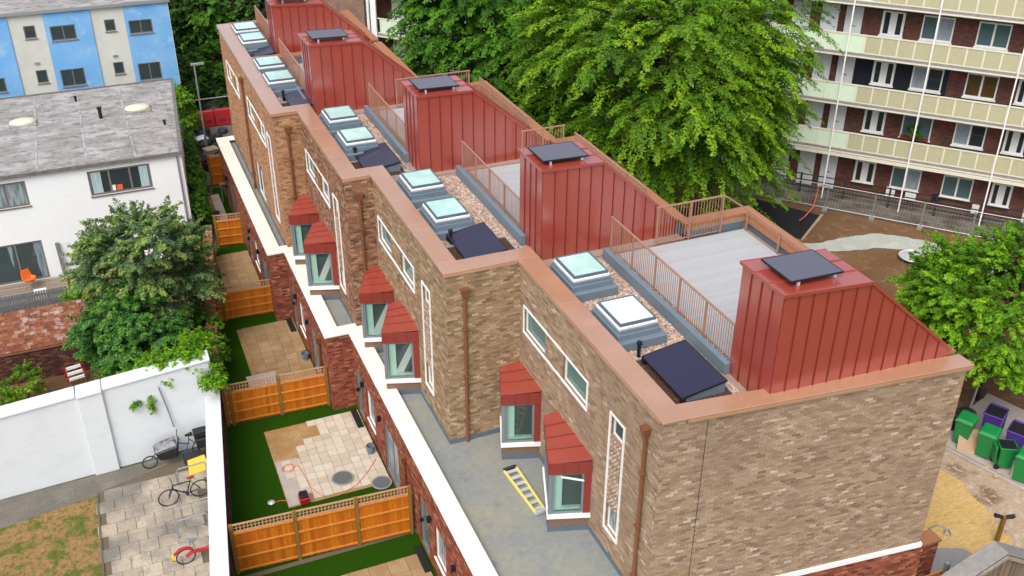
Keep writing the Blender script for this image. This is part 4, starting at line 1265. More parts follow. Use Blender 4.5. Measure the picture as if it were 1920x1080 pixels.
bicycle((.05, 28.72, .02), R(6), 'black bicycle parked at the steel hoops near the white topped wall')
cb = thing('cargo_bike', 'dark cargo bike with covered front box parked against the white wall', 'cargo bike', (-.02, 31.0, .02), None, R(4), local=True)
wheel(cb, -.86, .27); wheel(cb, .95, .33)
f = MB()
f.tube([(-.86, .04, .27), (-.62, .04, .55), (-.55, 0, .3), (.1, 0, .26), (.42, 0, .34), (.58, 0, .8)], .026, 6)
f.tube([(.42, 0, .34), (.95, 0, .33)], .022, 6); f.tube([(.58, 0, .8), (.95, 0, .33)], .016, 6); f.tube([(.1, 0, .26), (.22, 0, .95)], .026, 6)
f.tube([(.22, 0, .75), (.55, 0, .6)], .022, 6)
build('frame', f, 'bike_blue', cb)
build('cargo_box', MB().hexa([(-.5, -.2, .32), (.08, -.24, .32), (.08, .24, .32), (-.5, .2, .32)], [(-.66, -.3, .74), (.14, -.32, .86), (.14, .32, .86), (-.66, .3, .74)]), 'bike_black', cb, bevel=.04)
build('rain_cover', MB().hexa([(-.66, -.3, .742), (.14, -.32, .862), (.14, .32, .862), (-.66, .3, .742)], [(-.5, -.16, .92), (.1, -.18, 1.06), (.1, .18, 1.06), (-.5, .16, .92)]), 'clutter_grey', cb, bevel=.05) if 'clutter_grey' in MT else None
build('handlebar', MB().tube([(.22, 0, .95), (.2, 0, 1.08)], .02, 6).tube([(.25, -.33, 1.12), (.19, 0, 1.08), (.25, .33, 1.12)], .015, 6), 'bike_black', cb)
build('saddle', MB().tube([(.55, 0, .8), (.6, 0, .98)], .015, 6).hexa([(.46, -.04, .97), (.72, -.1, .97), (.72, .1, .97), (.46, .04, .97)], [(.46, -.03, 1.02), (.72, -.09, 1.03), (.72, .09, 1.03), (.46, .03, 1.02)]), 'black', cb)
build('pannier', MB().box(.78, 1.2, .08, .28, .45, .85).box(.78, 1.2, -.28, -.08, .45, .85).box(.75, 1.22, -.16, .16, .86, 1.1), 'black', cb, bevel=.03)
yb = thing('crate', 'yellow crate tipped on its side between the cargo bike and the steel hoops', 'crate', (.62, 30.35, .02), None, R(10), local=True)
build('panel', MB().hexa([(-.36, -.32, .02), (.36, -.30, .02), (.40, -.24, .0), (-.32, -.26, .0)], [(-.28, -.02, .44), (.32, .0, .44), (.35, .06, .42), (-.25, .04, .42)]), 'yellow', yb)
build('side', MB().box(-.3, .34, .08, .5, .0, .40), 'steel_dark', yb, bevel=.02)
RGK = 'steel cycle hoops'
for k, (x, y, lab) in enumerate(((.42, 29.62, 'farthest steel cycle hoop beside the yellow crate'), (.32, 27.72, 'middle steel cycle hoop in front of the black bicycle'), (.10, 26.98, 'steel cycle hoop nearest the red hire bike'))):
    t = thing('cycle_stand', lab, 'cycle stand', (x, y, .02), RGK, R(4), local=True)
    build('hoop', MB().tube([(-.5, 0, 0), (-.5, 0, .62), (-.44, 0, .72), (.44, 0, .72), (.5, 0, .62), (.5, 0, 0)], .028, 8), 'galv', t)
    build('foot_plate', MB().box(-.57, -.43, -.07, .07, 0, .012).box(.43, .57, -.07, .07, 0, .012), 'galv', t)
hb = thing('hire_bike', 'red hire bicycle with grey saddle half hidden by the white topped wall', 'bicycle', (.22, 25.75, .02), None, R(6), local=True)
wheel(hb, -.52, .31); wheel(hb, .55, .31)
f = MB()
f.tube([(-.5, 0, .31), (-.30, 0, .42), (.1, 0, .36), (.36, 0, .46), (.46, 0, .82)], .06, 8)
f.tube([(.55, 0, .31), (.46, 0, .82), (.43, 0, 1.05)], .03, 6)
build('frame', f, 'red_plastic', hb)
build('mudguard', MB().tube([(-.9, 0, .3), (-.84, 0, .52), (-.66, 0, .66), (-.45, 0, .66), (-.28, 0, .52)], .05, 6), 'red_plastic', hb)
build('reflector', MB().box(-.93, -.82, -.06, .06, .36, .5), 'yellow', hb)
build('saddle', MB().tube([(-.2, 0, .4), (-.24, 0, .86)], .018, 6).hexa([(-.1, -.04, .86), (-.36, -.1, .86), (-.36, .1, .86), (-.1, .04, .86)][::-1], [(-.1, -.03, .92), (-.36, -.09, .93), (-.36, .09, .93), (-.1, .03, .92)][::-1]), 'frame_grey', hb)
build('handlebar', MB().tube([(.25, -.3, 1.08), (.42, -.12, 1.06), (.42, .12, 1.06), (.25, .3, 1.08)], .018, 6), 'bike_black', hb)
MT['clutter_grey'] = M('grey_cover', (.22, .22, .25), .5, .4, blotch=[(6, (.06, .06, .07), .5, .6)])
build('rain_cover', MB().hexa([(-.66, -.3, .742), (.14, -.32, .862), (.14, .32, .862), (-.66, .3, .742)], [(-.5, -.16, .90), (.1, -.18, 1.02), (.1, .18, 1.02), (-.5, .16, .90)]), 'clutter_grey', cb, bevel=.05)
dp = tag(build('drainpipe', MB().tube([(.15, 31.42, 1.2), (.05, 31.46, 2.0), (-.1, 31.45, 3.0)], .025, 6), 'frame_grey'), 'thin grey pipe up the white wall above the cargo bike', 'pipe')

# old mossy brick lean-to and striped planks behind the white wall
lb = thing('brick_outhouse', 'low old brick outhouse with mossy sloping brick top left of the big shrub', 'outhouse', (-5, 38.3, 0))
build('wall', MB().box(-14, -2.35, 38.3, 40.7, 0, 1.45), 'mortar_red', lb)
bk = Bricks(lb); bk.field((-9.5, 38.3), (1, 0), 7.15, .02, 1.42, 'dark_brick'); bk.field((-2.35, 38.3), (0, 1), 2.4, .02, 1.42, 'dark_brick')
bk.finish(300)
build('sloping_top', MB().hexa([(-14, 38.22, 1.42), (-2.3, 38.22, 1.42), (-2.3, 40.75, 1.9), (-14, 40.75, 1.9)], [(-14, 38.22, 1.47), (-2.3, 38.22, 1.47), (-2.3, 40.75, 1.95), (-14, 40.75, 1.95)]), 'mortar_red', lb)
tm = MB()
bmt = MB().box(-.105, .105, -.098, .098, 0, .035); me3 = bpy.data.meshes.new('coping_brick'); me3.from_pydata(bmt.v, [], bmt.f); me3.materials.append(MT['moss_brick'])
sl = math.atan2(.48, 2.53)
for j in range(12):
    for i in range(25):
        x = -7.6 + i * .217 + (.1 if j % 2 else 0)
        if x > -2.4: continue
        y = 38.33 + j * .205
        place('coping_brick', me3, lb, (x, y, 1.49 + (y - 38.22) * .19 + random.uniform(-.008, .012)), (sl, random.uniform(-.03, .03), random.uniform(-.03, .03)))
SG2 = 'red and white striped planks'
pl = thing('barrier_planks', 'small stack of white planks with red ends leaning by the big shrub', 'planks', (-3.1, 37.7, .15), None, R(12), local=True)
pl.scale = (.72, .72, .72)
for k in range(3):
    build('plank', MB().hexa([(-.42, -.22 * k - .08, .62 - .22 * k), (.42, -.22 * k - .08, .62 - .22 * k), (.42, -.22 * k + .02, .60 - .22 * k), (-.42, -.22 * k + .02, .60 - .22 * k)], [(-.42, -.22 * k - .06, .76 - .22 * k), (.42, -.22 * k - .06, .76 - .22 * k), (.42, -.22 * k + .04, .76 - .22 * k), (-.42, -.22 * k + .04, .76 - .22 * k)]), 'white', pl)
    for s in (-1, 1): build('red_end', MB().box(s * .47 - .06, s * .47 + .06, -.22 * k - .07, -.22 * k + .06, .62 - .22 * k, .79 - .22 * k), 'red_plastic', pl)
for s in (-1, 1): build('stand', MB().tube([(s * .4, .1, -.2), (s * .4, .02, .8)], .02, 5).tube([(s * .4, -.6, -.2), (s * .4, -.05, .8)], .02, 5), 'post', pl)
sheet('bare_soil', [(-14, 31.9), (1.6, 31.9), (2.9, 40.5), (-14, 40.5)], .008, 'earth')
sheet('back_garden', [(-14, 40.7), (2.6, 40.7), (3.2, 46.9), (-14, 46.9)], .008, 'earth')

MT['felt_light'] = M('pale_felt_lap', (.42, .415, .41), .9, .2, blotch=[(1.5, (.28, .27, .26), .45, .6)], fine=(6, .3))
MT['grey_edge'] = M('grey_roof_edge', (.16, .155, .15), .7, .3, fine=(5, .3))
# ------------------------------------------------------------------ white house and terrace
wh = thing('white_house', 'white rendered two storey house with grey flat roof and two yellowed domes', 'house', (-3, 46.9, 0))
XR = 2.86; ZH = 5.36
wo_ = (-16.0, 46.9)
S = lambda x: x + 16.0
hol = [(S(-1.3), S(1.42), 3.83, 5.05), (S(-6.6), S(-3.9), 3.85, 5.05), (S(-7.3), S(-3.83), .1, 2.08)]
XB = 3.72
build('house_body', MB().prism([(-16, 47.03), (XR, 47.03), (XB, 57.5), (-16, 57.5)], 0, ZH - .02), 'interior', wh)
build('front_wall', skin(wo_, (1, 0), S(XR), 0, ZH, hol), 'render', wh)
build('side_wall', MB().prism([(XR + .001, 46.9), (XR + .03, 46.9), (XB + .03, 57.53), (XB + .001, 57.53)], 0, ZH), 'render', wh)
build('rear_wall', MB().box(-16, XB, 57.5, 57.53, 0, ZH), 'render', wh)
MT['sack_blue'] = M('blue_black_sack', (.035, .04, .06), .4, .5)
MT['clutter_grey2'] = M('grey_box', (.25, .25, .26), .6, .4)
MT['pane_curtain'] = M('curtained_pane', (.05, .07, .075), .08, .5, blotch=[(1.5, (.22, .32, .36), .56, .62)], stretch=(1, 1, .1))
for k, h in enumerate(hol):
    w = window(wh, wo_, (1, 0), h, 'frame_win', 'pane_dark' if k == 0 else 'pane_curtain', .09, .04, 2 if k == 0 else 2, 'frame_win', name='window' if k < 2 else 'patio_door') if 'frame_win' in MT else None
MT['frame_win'] = M('taupe_window_frame', (.17, .155, .145), .5, .4)
for k, h in enumerate(hol):
    w = window(wh, wo_, (1, 0), h, 'frame_win', 'pane_dark' if k == 0 else ('pane_soft' if k == 1 else 'pane_curtain'), .09, .04, 2, 'frame_win', name='window' if k < 2 else 'patio_door')
    if k == 0:
        build('curtain', MB().obox(wo_, (1, 0), h[0] + .12, h[0] + .62, .055, .065, h[2] + .1, h[3] - .1), 'curtain', w) if 'curtain' in MT else None
MT['curtain'] = M('pale_blue_curtain', (.40, .52, .55), .5, .3, fine=(3, .3), stretch=(6, 6, .3))
h = hol[0]
build('curtain', MB().obox(wo_, (1, 0), h[0] + .12, h[0] + .55, .055, .065, h[2] + .1, h[3] - .1), 'curtain', wh)
build('curtain', MB().obox(wo_, (1, 0), h[1] - .5, h[1] - .12, .055, .065, h[2] + .1, h[3] - .1), 'curtain', wh)
build('window_ornament', MB().obox(wo_, (1, 0), S(-.15), S(.1), .045, .065, 3.95, 4.2), 'orange', wh)
build('window_ornament', MB().obox(wo_, (1, 0), S(-.4), S(-.2), .045, .065, 3.95, 4.22), 'white', wh)
build('roof', MB().prism([(-16, 46.78), (XR + .06, 46.78), (XB + .06, 57.6), (-16, 57.6)], ZH, ZH + .08), 'feltroof', wh)
# felt sheets lapped from front to back, each a part
for i in range(9):
    for j in range(3):
        x0 = -16 + i * 2.1; x1 = min(x0 + 2.13, XR - .1 + j * .31)
        y0 = 46.95 + j * 3.5; y1 = min(y0 + 3.52, 57.5)
        if x1 - x0 < .2: continue
        build('felt_sheet', MB().hexa([(x0, y0, ZH + .081), (x1, y0, ZH + .081), (x1, y1, ZH + .081), (x0, y1, ZH + .081)], [(x0, y0, ZH + .10 + .008 * ((i + j) % 2)), (x1, y0, ZH + .10 + .008 * ((i + j) % 2)), (x1, y1, ZH + .105), (x0, y1, ZH + .105)]), 'feltroof', wh)
for x in np.arange(-15.9, 3.0, 2.1):
    build('felt_seam', MB().hexa([(x - .045, 46.95, ZH + .09), (x + .045, 46.95, ZH + .09), (x + .045, 57.4, ZH + .09), (x - .045, 57.4, ZH + .09)], [(x - .04, 46.95, ZH + .118), (x + .04, 46.95, ZH + .118), (x + .04, 57.4, ZH + .118), (x - .04, 57.4, ZH + .118)]), 'felt_light', wh)
build('roof_edge', MB().box(-16, XR + .1, 46.72, 46.777, ZH - .06, ZH + .11).prism([(XR - .06, 46.78), (XR + .1, 46.78), (XB + .1, 57.6), (XB - .06, 57.6)], ZH + .081, ZH + .13).box(-16, XB + .1, 57.602, 57.7, ZH, ZH + .14), 'grey_edge', wh)
for x in (-3.85, 1.55):
    d = build('roof_dome', MB().lathe((x, 53.2, ZH + .2), [(.56, 0), (.56, .04), (.52, .11), (.38, .17), (.16, .20)], 4 * 5), 'dome', wh, smooth=True)
    d.scale = (1.12, .75, 1)
    build('kerb', MB().box(x - .62, x + .62, 52.72, 53.68, ZH + .1, ZH + .2), 'feltroof', wh)
for x, y, r, hh in ((-.25, 52.7, .09, .5), (-1.3, 55.8, .06, .2), (2.6, 50.6, .06, .16)):
    build('vent_pipe', MB().tube([(x, y, ZH + .08), (x, y, ZH + .1 + hh)], r, 8).tube([(x, y, ZH + .1 + hh), (x, y, ZH + .18 + hh)], r * 1.4, 8), 'black', wh)
build('downpipe', MB().tube([(2.68, 46.83, 0), (2.68, 46.83, 5.2)], .045, 8), 'galv', wh)
# decking in front
td = struct(build('terrace', MB().box(-14, -3.1, 44.75, 46.85, 0, .1), 'joint'))
bmd = MB().box(-5.4, 5.4, -.062, .062, 0, .03); me4 = bpy.data.meshes.new('deck_board'); me4.from_pydata(bmd.v, [], bmd.f)
MT['old_deck'] = M('old_timber_deck', (.25, .20, .15), .85, .2, island=[(0, (.20, .16, .12)), (1, (.32, .265, .205))], fine=(8, .15)); me4.materials.append(MT['old_deck'])
for k in range(15): place('deck_board', me4, td, (-8.5, 44.83 + k * .136, .102))
gf = thing('picket_fence', 'grey slatted fence in front of the white house terrace', 'fence', (-6, 43.6, 0))
pk = MB().box(-.045, .045, -.012, .012, .0, .95); me5 = bpy.data.meshes.new('slat'); me5.from_pydata(pk.v, [], pk.f)
MT['grey_slat'] = M('weathered_grey_timber', (.17, .185, .20), .8, .2, fine=(12, .3)); me5.materials.append(MT['grey_slat'])
for k in range(52): place('slat', me5, gf, (-8.6 + k * .108, 43.55 + .01 * (k % 2), .3), (0, 0, random.uniform(-.02, .02)))
build('rail', MB().box(-8.7, -3.0, 43.57, 43.62, .5, .58).box(-8.7, -3.0, 43.57, 43.62, 1.0, 1.08), 'grey_slat', gf)
ch = thing('chair', 'orange shell chair on the terrace of the white house', 'chair', (-4.65, 46.1, .13), None, R(30), local=True)
build('shell', MB().lathe((0, 0, .4), [(.12, 0), (.26, .05), (.30, .14), (.26, .14), (.22, .08)], 16).hexa([(-.24, .16, .5), (.24, .16, .5), (.24, .24, .5), (-.24, .24, .5)], [(-.18, .26, .86), (.18, .26, .86), (.18, .31, .86), (-.18, .31, .86)]), 'orange', ch, smooth=False)
for x, y in ((-.18, -.15), (.18, -.15), (-.18, .18), (.18, .18)): build('leg', MB().tube([(x, y, 0), (x * .6, y * .6, .42)], .014, 5), 'plywood', ch)
tb = thing('planter_box', 'small white box on the edge of the white house terrace', 'box', (-4.25, 45.0, .13))
build('body', MB().box(-4.5, -4.0, 44.85, 45.2, .13, .45), 'white', tb, bevel=.02); build('lid', MB().box(-4.52, -3.98, 44.83, 45.22, .45, .49), 'white', tb)
pp = tag(build('plank', MB().hexa([(-3.25, 46.6, 0), (-3.1, 46.6, 0), (-3.1, 46.68, 0), (-3.25, 46.68, 0)], [(-3.3, 46.78, 1.85), (-3.15, 46.78, 1.85), (-3.15, 46.86, 1.85), (-3.3, 46.86, 1.85)]), 'grey_slat'), 'narrow grey plank leaning against the white house beside the patio door', 'plank')

# ------------------------------------------------------------------ blue and cream house behind
bh = thing('blue_house', 'house with alternating blue and cream wall bays behind the white house', 'house', (0, 64, 0))
build('house_body', MB().box(-16, 4.6, 64.13, 74, 0, 8.1), 'interior', bh)
bo = (-16.0, 64.0)
hb_ = [(-2.05, -.68, 6.47, 7.33), (2.25, 3.57, 6.42, 7.22), (-3.42, -2.80, 6.73, 7.47), (.93, 1.52, 6.70, 7.40), (-2.0, -.68, 3.72, 4.75), (2.34, 3.64, 3.55, 4.62), (-3.3, -2.7, 4.08, 4.86), (.98, 1.56, 4.11, 4.84), (-6.4, -5.0, 3.82, 4.66), (-6.4, -5.0, 6.5, 7.35)]
SB = lambda x: x + 16
for k, (x0, x1, m) in enumerate(((-16, -4.17, 'bluewall'), (-4.17, -2.3, 'creamwall'), (-2.3, .24, 'bluewall'), (.24, 2.08, 'creamwall'), (2.08, 4.6, 'bluewall'))):
    hh = [(SB(a), SB(b), c, d) for a, b, c, d in hb_ if a >= x0 and b <= x1]
    off = (0, 0) if m == 'bluewall' else (0, .06)
    build('wall_bay', skin((bo[0], bo[1] + off[1]), (1, 0), SB(x1), 0, 8.2, hh, s0=SB(x0)), m, bh)
    for q in hh: window(bh, (bo[0], bo[1] + off[1]), (1, 0), q, 'frame_win', 'pane_dark', .06, .03, 1 if q[1] - q[0] > 1 else 0, 'frame_win')
build('side_wall', MB().box(4.6, 4.63, 64, 74, 0, 8.2), 'creamwall', bh)
build('roof', MB().box(-16, 4.75, 63.9, 74.1, 8.2, 8.32), 'feltroof', bh)
build('gutter', MB().box(-16, 4.75, 63.84, 63.9, 8.14, 8.3), 'galv', bh)
build('roof_dome', MB().lathe((-1.0, 66.5, 8.32), [(.6, 0), (.6, .1), (.4, .3)], 16), 'dome', bh)
build('alarm_box', MB().box(1.05, 1.3, 63.98, 64.06, 5.2, 5.3).box(-3.25, -3.0, 63.98, 64.06, 5.25, 5.35), 'galv', bh)

# ------------------------------------------------------------------ street end: lamp, barriers, clutter
lp = thing('street_lamp', 'slim grey street lamp standing among the site clutter beyond the gardens', 'street lamp', (5.2, 59.6, 0))
build('pole', MB().tube([(5.2, 59.6, 0), (5.2, 59.6, 1.2)], .08, 8).tube([(5.2, 59.6, 1.2), (5.2, 59.6, 5.5)], .05, 8), 'galv', lp)
build('lamp_head', MB().box(5.0, 5.75, 59.5, 59.7, 5.5, 5.6), 'galv', lp)
BG = 'red plastic road barriers'
for k, (x, lab) in enumerate(((5.65, 'left red plastic barrier beyond the black clutter'), (7.1, 'right red plastic barrier beyond the black clutter beside the end house'))):
    t = thing('road_barrier', lab, 'barrier', (x, 64.4, 0), BG)
    build('body', MB().hexa([(x - .72, 64.1, 0), (x + .72, 64.1, 0), (x + .72, 64.7, 0), (x - .72, 64.7, 0)], [(x - .70, 64.3, 1.05), (x + .70, 64.3, 1.05), (x + .70, 64.5, 1.05), (x - .70, 64.5, 1.05)]), 'red_plastic', t, bevel=.06)
    build('slot', MB().box(x - .45, x - .1, 64.14, 64.2, .3, .5).box(x + .1, x + .45, 64.14, 64.2, .3, .5), 'red_dark', t)
gcl = 'dark waste sacks heaped beyond the gardens'
for k in range(26):
    x, y = random.uniform(4.6, 6.9), random.uniform(57.0, 63.4)
    s_ = random.uniform(.3, .6); zt = s_ * random.uniform(.9, 1.7)
    t = build('waste_bag', MB().lathe((x, y, .0), [(s_ * .7, 0), (s_, zt * .35), (s_ * .8, zt * .8), (s_ * .25, zt)], 9), random.choice(['black', 'black', 'steel_dark', 'sack_blue']))
    tag(t, 'dark waste sack in the heap of site clutter beyond the gardens', 'waste', gcl)
for x, y, z, m, lab in ((5.0, 60.6, .7, 'white', 'white box on the left of the dark waste heap'), (5.3, 58.4, .8, 'plywood', 'brown box beside the foot of the street lamp'), (5.1, 57.2, .5, 'red_plastic', 'red crate at the near edge of the dark waste heap'), (5.9, 56.2, .45, 'clutter_grey2', 'grey box just behind the orange timber gate panel')):
    t = thing('waste_box', lab, 'box', (x, y, 0))
    build('body', MB().obox((x, y), (.95, .3), -.35, .35, -.3, .3, 0, z), m, t); build('lid', MB().obox((x, y), (.95, .3), -.38, .38, -.33, .33, z, z + .06), m, t)
sheet('side_road', [(3.0, 55), (9, 55), (10, 75), (3.6, 75)], .01, 'asphalt')
rf = thing('mesh_fence', 'grey rail fence in front of the dark shrubs beyond the red barriers', 'fence', (6, 66, 0))
build('rail', MB().tube([(4.9, 66.2, 1.2), (9.0, 66.2, 1.2)], .04, 6), 'galv', rf)
for k in range(5): build('post', MB().tube([(5 + k, 66.2, 0), (5 + k, 66.2, 1.2)], .03, 6), 'steel_dark', rf)

# ------------------------------------------------------------------ block of flats
ang = R(-48)
fl = thing('block_of_flats', 'long dark brick block of flats with mint and tan balcony panels behind the trees', 'flats', (35.2, 41.2, 0), None, ang, local=True)
SX0, SX1 = -29.0, 15.0
build('facade', MB().box(SX0, SX1, 1.3, 12, 0, 16), 'flats_brick', fl)
build('stair_block', MB().box(SX0 - 6.0, SX0 + .7, -.4, 12, 0, 17.5), 'flats_tower', fl) if 'flats_tower' in MT else None
MT['flats_tower'] = M('flats_tower_brick', (.2, .12, .1), .9, .2); brick_tex(MT['flats_tower'], (.20, .115, .085), (.26, .15, .11), (.24, .18, .14))
build('stair_block', MB().box(SX0 - 6.0, SX0 + .7, -.4, 12, 0, 17.5), 'flats_tower', fl)
build('rainwater_pipe', MB().tube([(SX0 + .85, -.2, 0), (SX0 + .85, -.2, 17)], .09, 8).box(SX0 + .95, SX0 + 1.35, -.1, .0, 0, 17), 'white', fl)
MT['flat_pane'] = M('flat_pane', (.03, .04, .045), .1, .5)
MT['flat_pane2'] = M('flat_pane_curtain', (.30, .36, .40), .2, .5, fine=(4, .3), stretch=(5, 5, .4))
MT['flat_pane3'] = M('flat_pane_teal', (.08, .14, .15), .12, .5)
MT['flat_pane4'] = M('flat_pane_amber', (.10, .055, .02), .2, .5)
def fwin(s0, s1, z0, z1, kind, panes):
    m = MB(); t_ = .07
    yy0, yy1 = 1.20, 1.296
    m.box(s0, s0 + t_, yy0, yy1, z0, z1).box(s1 - t_, s1, yy0, yy1, z0, z1).box(s0 + t_, s1 - t_, yy0, yy1, z0, z0 + t_).box(s0 + t_, s1 - t_, yy0, yy1, z1 - t_, z1)
    c = (s0 + s1) / 2
    hw = .05 if kind == 'wide' else .17
    m.box(c - hw, c + hw, yy0, yy1, z0 + t_, z1 - t_)
    if kind == 'narrow':
        m.box(s0 + t_, s0 + t_ + .05, yy0, yy1, z0 + t_, z1 - t_).box(s1 - t_ - .05, s1 - t_, yy0, yy1, z0 + t_, z1 - t_)
    w = build('window', m, 'white', fl)
    build('pane', MB().box(s0 + t_, c - hw, 1.255, 1.275, z0 + t_, z1 - t_), panes[0], w)
    build('pane', MB().box(c + hw, s1 - t_, 1.255, 1.275, z0 + t_, z1 - t_), panes[1], w)
    build('sill', MB().box(s0 - .05, s1 + .05, 1.10, 1.198, z0 - .07, z0), 'white', w)
floors = [.05, 3.0, 5.62, 8.2, 10.8]
P_ = {0: 'flat_pane', 1: 'flat_pane2', 2: 'flat_pane3', 3: 'flat_pane4'}
for k, fz in enumerate(floors):
    for off in (-27.4, -13.2, 0, 14.2):
        for (s0, s1, kind) in ((1.9, 3.0, 'narrow'), (3.85, 5.35, 'wide'), (6.45, 7.95, 'wide'), (8.85, 9.85, 'narrow')):
            a, b = s0 + off, s1 + off
            if a < SX0 + 1.4 or b > SX1: continue
            q = 0
            if kind == 'wide': q = [(1, 1), (2, 2), (3, 3), (2, 1), (1, 0)][(k * 3 + int(s0) + (k > 2)) % 5]
            else: q = (0, 0)
            fwin(a, b, fz + .72, fz + 1.95, kind, (P_[q[0]], P_[q[1]]))
        for (s0, s1) in ((-1.12, -.25), (.1, .95), (10.6, 11.5)):
            a, b = s0 + off, s1 + off
            if a < SX0 + 1.4 or b > SX1: continue
            dr = build('door', MB().box(a, b, 1.22, 1.29, fz + .02, fz + 1.98), 'door_white', fl) if 'door_white' in MT else None
            if dr is None:
                MT['door_white'] = M('white_door', (.70, .73, .75), .5, .4, fine=(2, .05))
                dr = build('door', MB().box(a, b, 1.22, 1.29, fz + .02, fz + 1.98), 'door_white', fl)
            build('letter_plate', MB().box((a + b) / 2 - .13, (a + b) / 2 + .13, 1.21, 1.219, fz + .95, fz + 1.02), 'galv', dr)
            build('fanlight', MB().box(a, b, 1.24, 1.29, fz + 2.0, fz + 2.28), 'flat_pane', fl)
build('painted_wall', MB().box(1.0, 5.6, 1.282, 1.298, 5.65, 8.0), 'navy', fl)
build('meter_box', MB().box(3.75, 4.2, 1.1, 1.298, .25, .75), 'white', fl); build('meter_box', MB().box(4.75, 5.3, 1.1, 1.298, .25, .75), 'white', fl); build('meter_box', MB().box(8.15, 8.5, 1.1, 1.298, .15, .65), 'white', fl)
build('vent_cover', MB().box(6.1, 6.5, 1.25, 1.298, .35, .8), 'navy', fl)
for k in range(4):
    zs = 2.75 + 2.6 * k
    for r_ in (0, 1): build('air_brick', MB().box(5.75 + r_ * .45, 5.98 + r_ * .45, 1.27, 1.298, zs - .85, zs - .68), 'red_dark', fl)
    build('balcony_slab', MB().box(SX0 + 1.4, SX1, -.06, 1.3, zs - .02, zs + .22), 'slabgrey', fl)
    build('slab_edge', MB().box(SX0 + 1.4, SX1, -.10, -.062, zs + .02, zs + .09), 'cream', fl)
    if k == 0: build('edge_beam', MB().box(SX0 + 1.4, SX1, -.12, .1, zs - .2, zs - .025), 'cream', fl)
    z0, z1 = zs + .29, zs + 1.12
    pw = .8
    me_t = {}
    for mm in ('paint_green', 'paint_tan'):
        b_ = MB().box(-pw / 2 + .03, pw / 2 - .03, -.02, .02, 0, z1 - z0); e_ = bpy.data.meshes.new('balcony_panel'); e_.from_pydata(b_.v, [], b_.f); e_.materials.append(MT[mm]); me_t[mm] = e_
    pb = MB().box(-.04, .04, -.045, .03, 0, z1 - z0 + .04); pme = bpy.data.meshes.new('panel_post'); pme.from_pydata(pb.v, [], pb.f); pme.materials.append(MT['cream'])
    s = .6 - 36 * pw
    while s < SX1 - pw:
        if s > SX0 + 1.4:
            c = s + pw / 2
            q = (c + 3.4) % 13.4
            mm = 'paint_green' if (q < 4.85) else 'paint_tan'
            place('balcony_panel', me_t[mm], fl, (c, .0, z0))
            place('panel_post', pme, fl, (s, 0, z0 - .03))
        s += pw
    build('handrail', MB().box(SX0 + 1.4, SX1, -.05, .035, z1 + .01, z1 + .07).box(SX0 + 1.4, SX1, -.04, .03, z0 - .06, z0 - .005), 'cream', fl)
for s in np.arange(.6 - 4.03 * 7, SX1, 4.03):
    if s > SX0 + 1.4: build('balcony_column', MB().box(s - .035, s + .035, -.16, -.105, 0, 16), 'white', fl)
# window box of flowers
wbx = thing('window_box', 'window box of green plants and red flowers on a balcony window of the flats', 'window box', (35.2, 41.2, 0), None, ang, local=True)
build('trough', MB().box(3.9, 5.3, .95, 1.09, 3.72, 3.88), 'red_dark', wbx)

# estate ground: earth, path, mats, fences
sheet('earth', [(19, 8), (60, 8), (60, 30), (34.5, 41), (20, 56), (15.5, 58), (15.5, 33), (16.5, 25), (18.9, 15)], .006, 'earth')
sheet('pavement', [(32.0, 43.0), (33.9, 40.3), (41.1, 32.2), (50, 22), (54, 25), (37.2, 42.6)], .014, 'stonewet') if 'stonewet' in MT else None
MT['stonewet'] = M('worn_paving', (.17, .15, .125), .9, .2, blotch=[(.8, (.095, .075, .06), .45, .6)], fine=(6, .25))
sheet('pavement', [(30.0, 44.9), (33.9, 40.4), (41.1, 32.4), (50, 22), (54, 25), (35.2, 44.2)], .014, 'stonewet')
pth = [(28.5, 37.0), (31.0, 36.6), (32.2, 36.25), (33.6, 36.3), (35.3, 36.1), (36.6, 35.1), (37.6, 33.9), (38.2, 32.4), (38.6, 31.0), (38.9, 29.0), (37.9, 29.2), (37.6, 31.0), (37.1, 32.2), (36.4, 33.3), (35.6, 34.1), (34.5, 34.7), (33.2, 35.0), (31.6, 35.4), (28.5, 36.0)]
sheet('gravel_path', ragged(pth, .3, .07, 3), .012, 'gravelpath')
sheet('play_mat', [(29.5, 39.9), (31.4, 36.95), (34.1, 38.85), (32.0, 42.0)], .016, 'rubber')
struct(build('mat_edging', MB().hexa([(31.36, 36.9, 0), (31.46, 36.84, 0), (34.2, 38.8, 0), (34.1, 38.9, 0)], [(31.36, 36.9, .08), (31.46, 36.84, .08), (34.2, 38.8, .08), (34.1, 38.9, .08)]), 'plywood'))
hf = thing('site_fence', 'grey steel mesh site fence in front of the flats', 'fence', (33.9, 40.3, 0))
h0 = Vector((31.5, 43.0)); h1 = Vector((46.0, 26.6)); hd_ = (h1 - h0); hl = hd_.length; hd_.normalize()
npan = 9
for k in range(npan):
    s0, s1 = hl * k / npan + .03, hl * (k + 1) / npan - .03
    P = lambda s, z: (h0.x + hd_.x * s, h0.y + hd_.y * s, z)
    pn = build('fence_panel', MB().tube([P(s0, .12), P(s0, 1.45)], .022, 5).tube([P(s1, .12), P(s1, 1.45)], .022, 5).tube([P(s0, .15), P(s1, .15)], .025, 5).tube([P(s0, 1.45), P(s1, 1.45)], .022, 5), 'galv', hf)
    m = MB()
    for q in range(1, 16):
        s = s0 + (s1 - s0) * q / 16
        m.tube([P(s, .15), P(s, 1.45)], .0045, 3)
    for z in (.45, .75, 1.05, 1.3): m.tube([P(s0, z), P(s1, z)], .0045, 3)
    build('wire_mesh', m, 'galv', pn)
    build('foot_block', MB().obox((h0.x, h0.y), hd_, s1 - .1, s1 + .16, -.3, .3, 0, .13), 'slabgrey', hf)
bf = thing('black_railing', 'low black railing close to the ground floor of the flats', 'railing', (36, 41, 0))
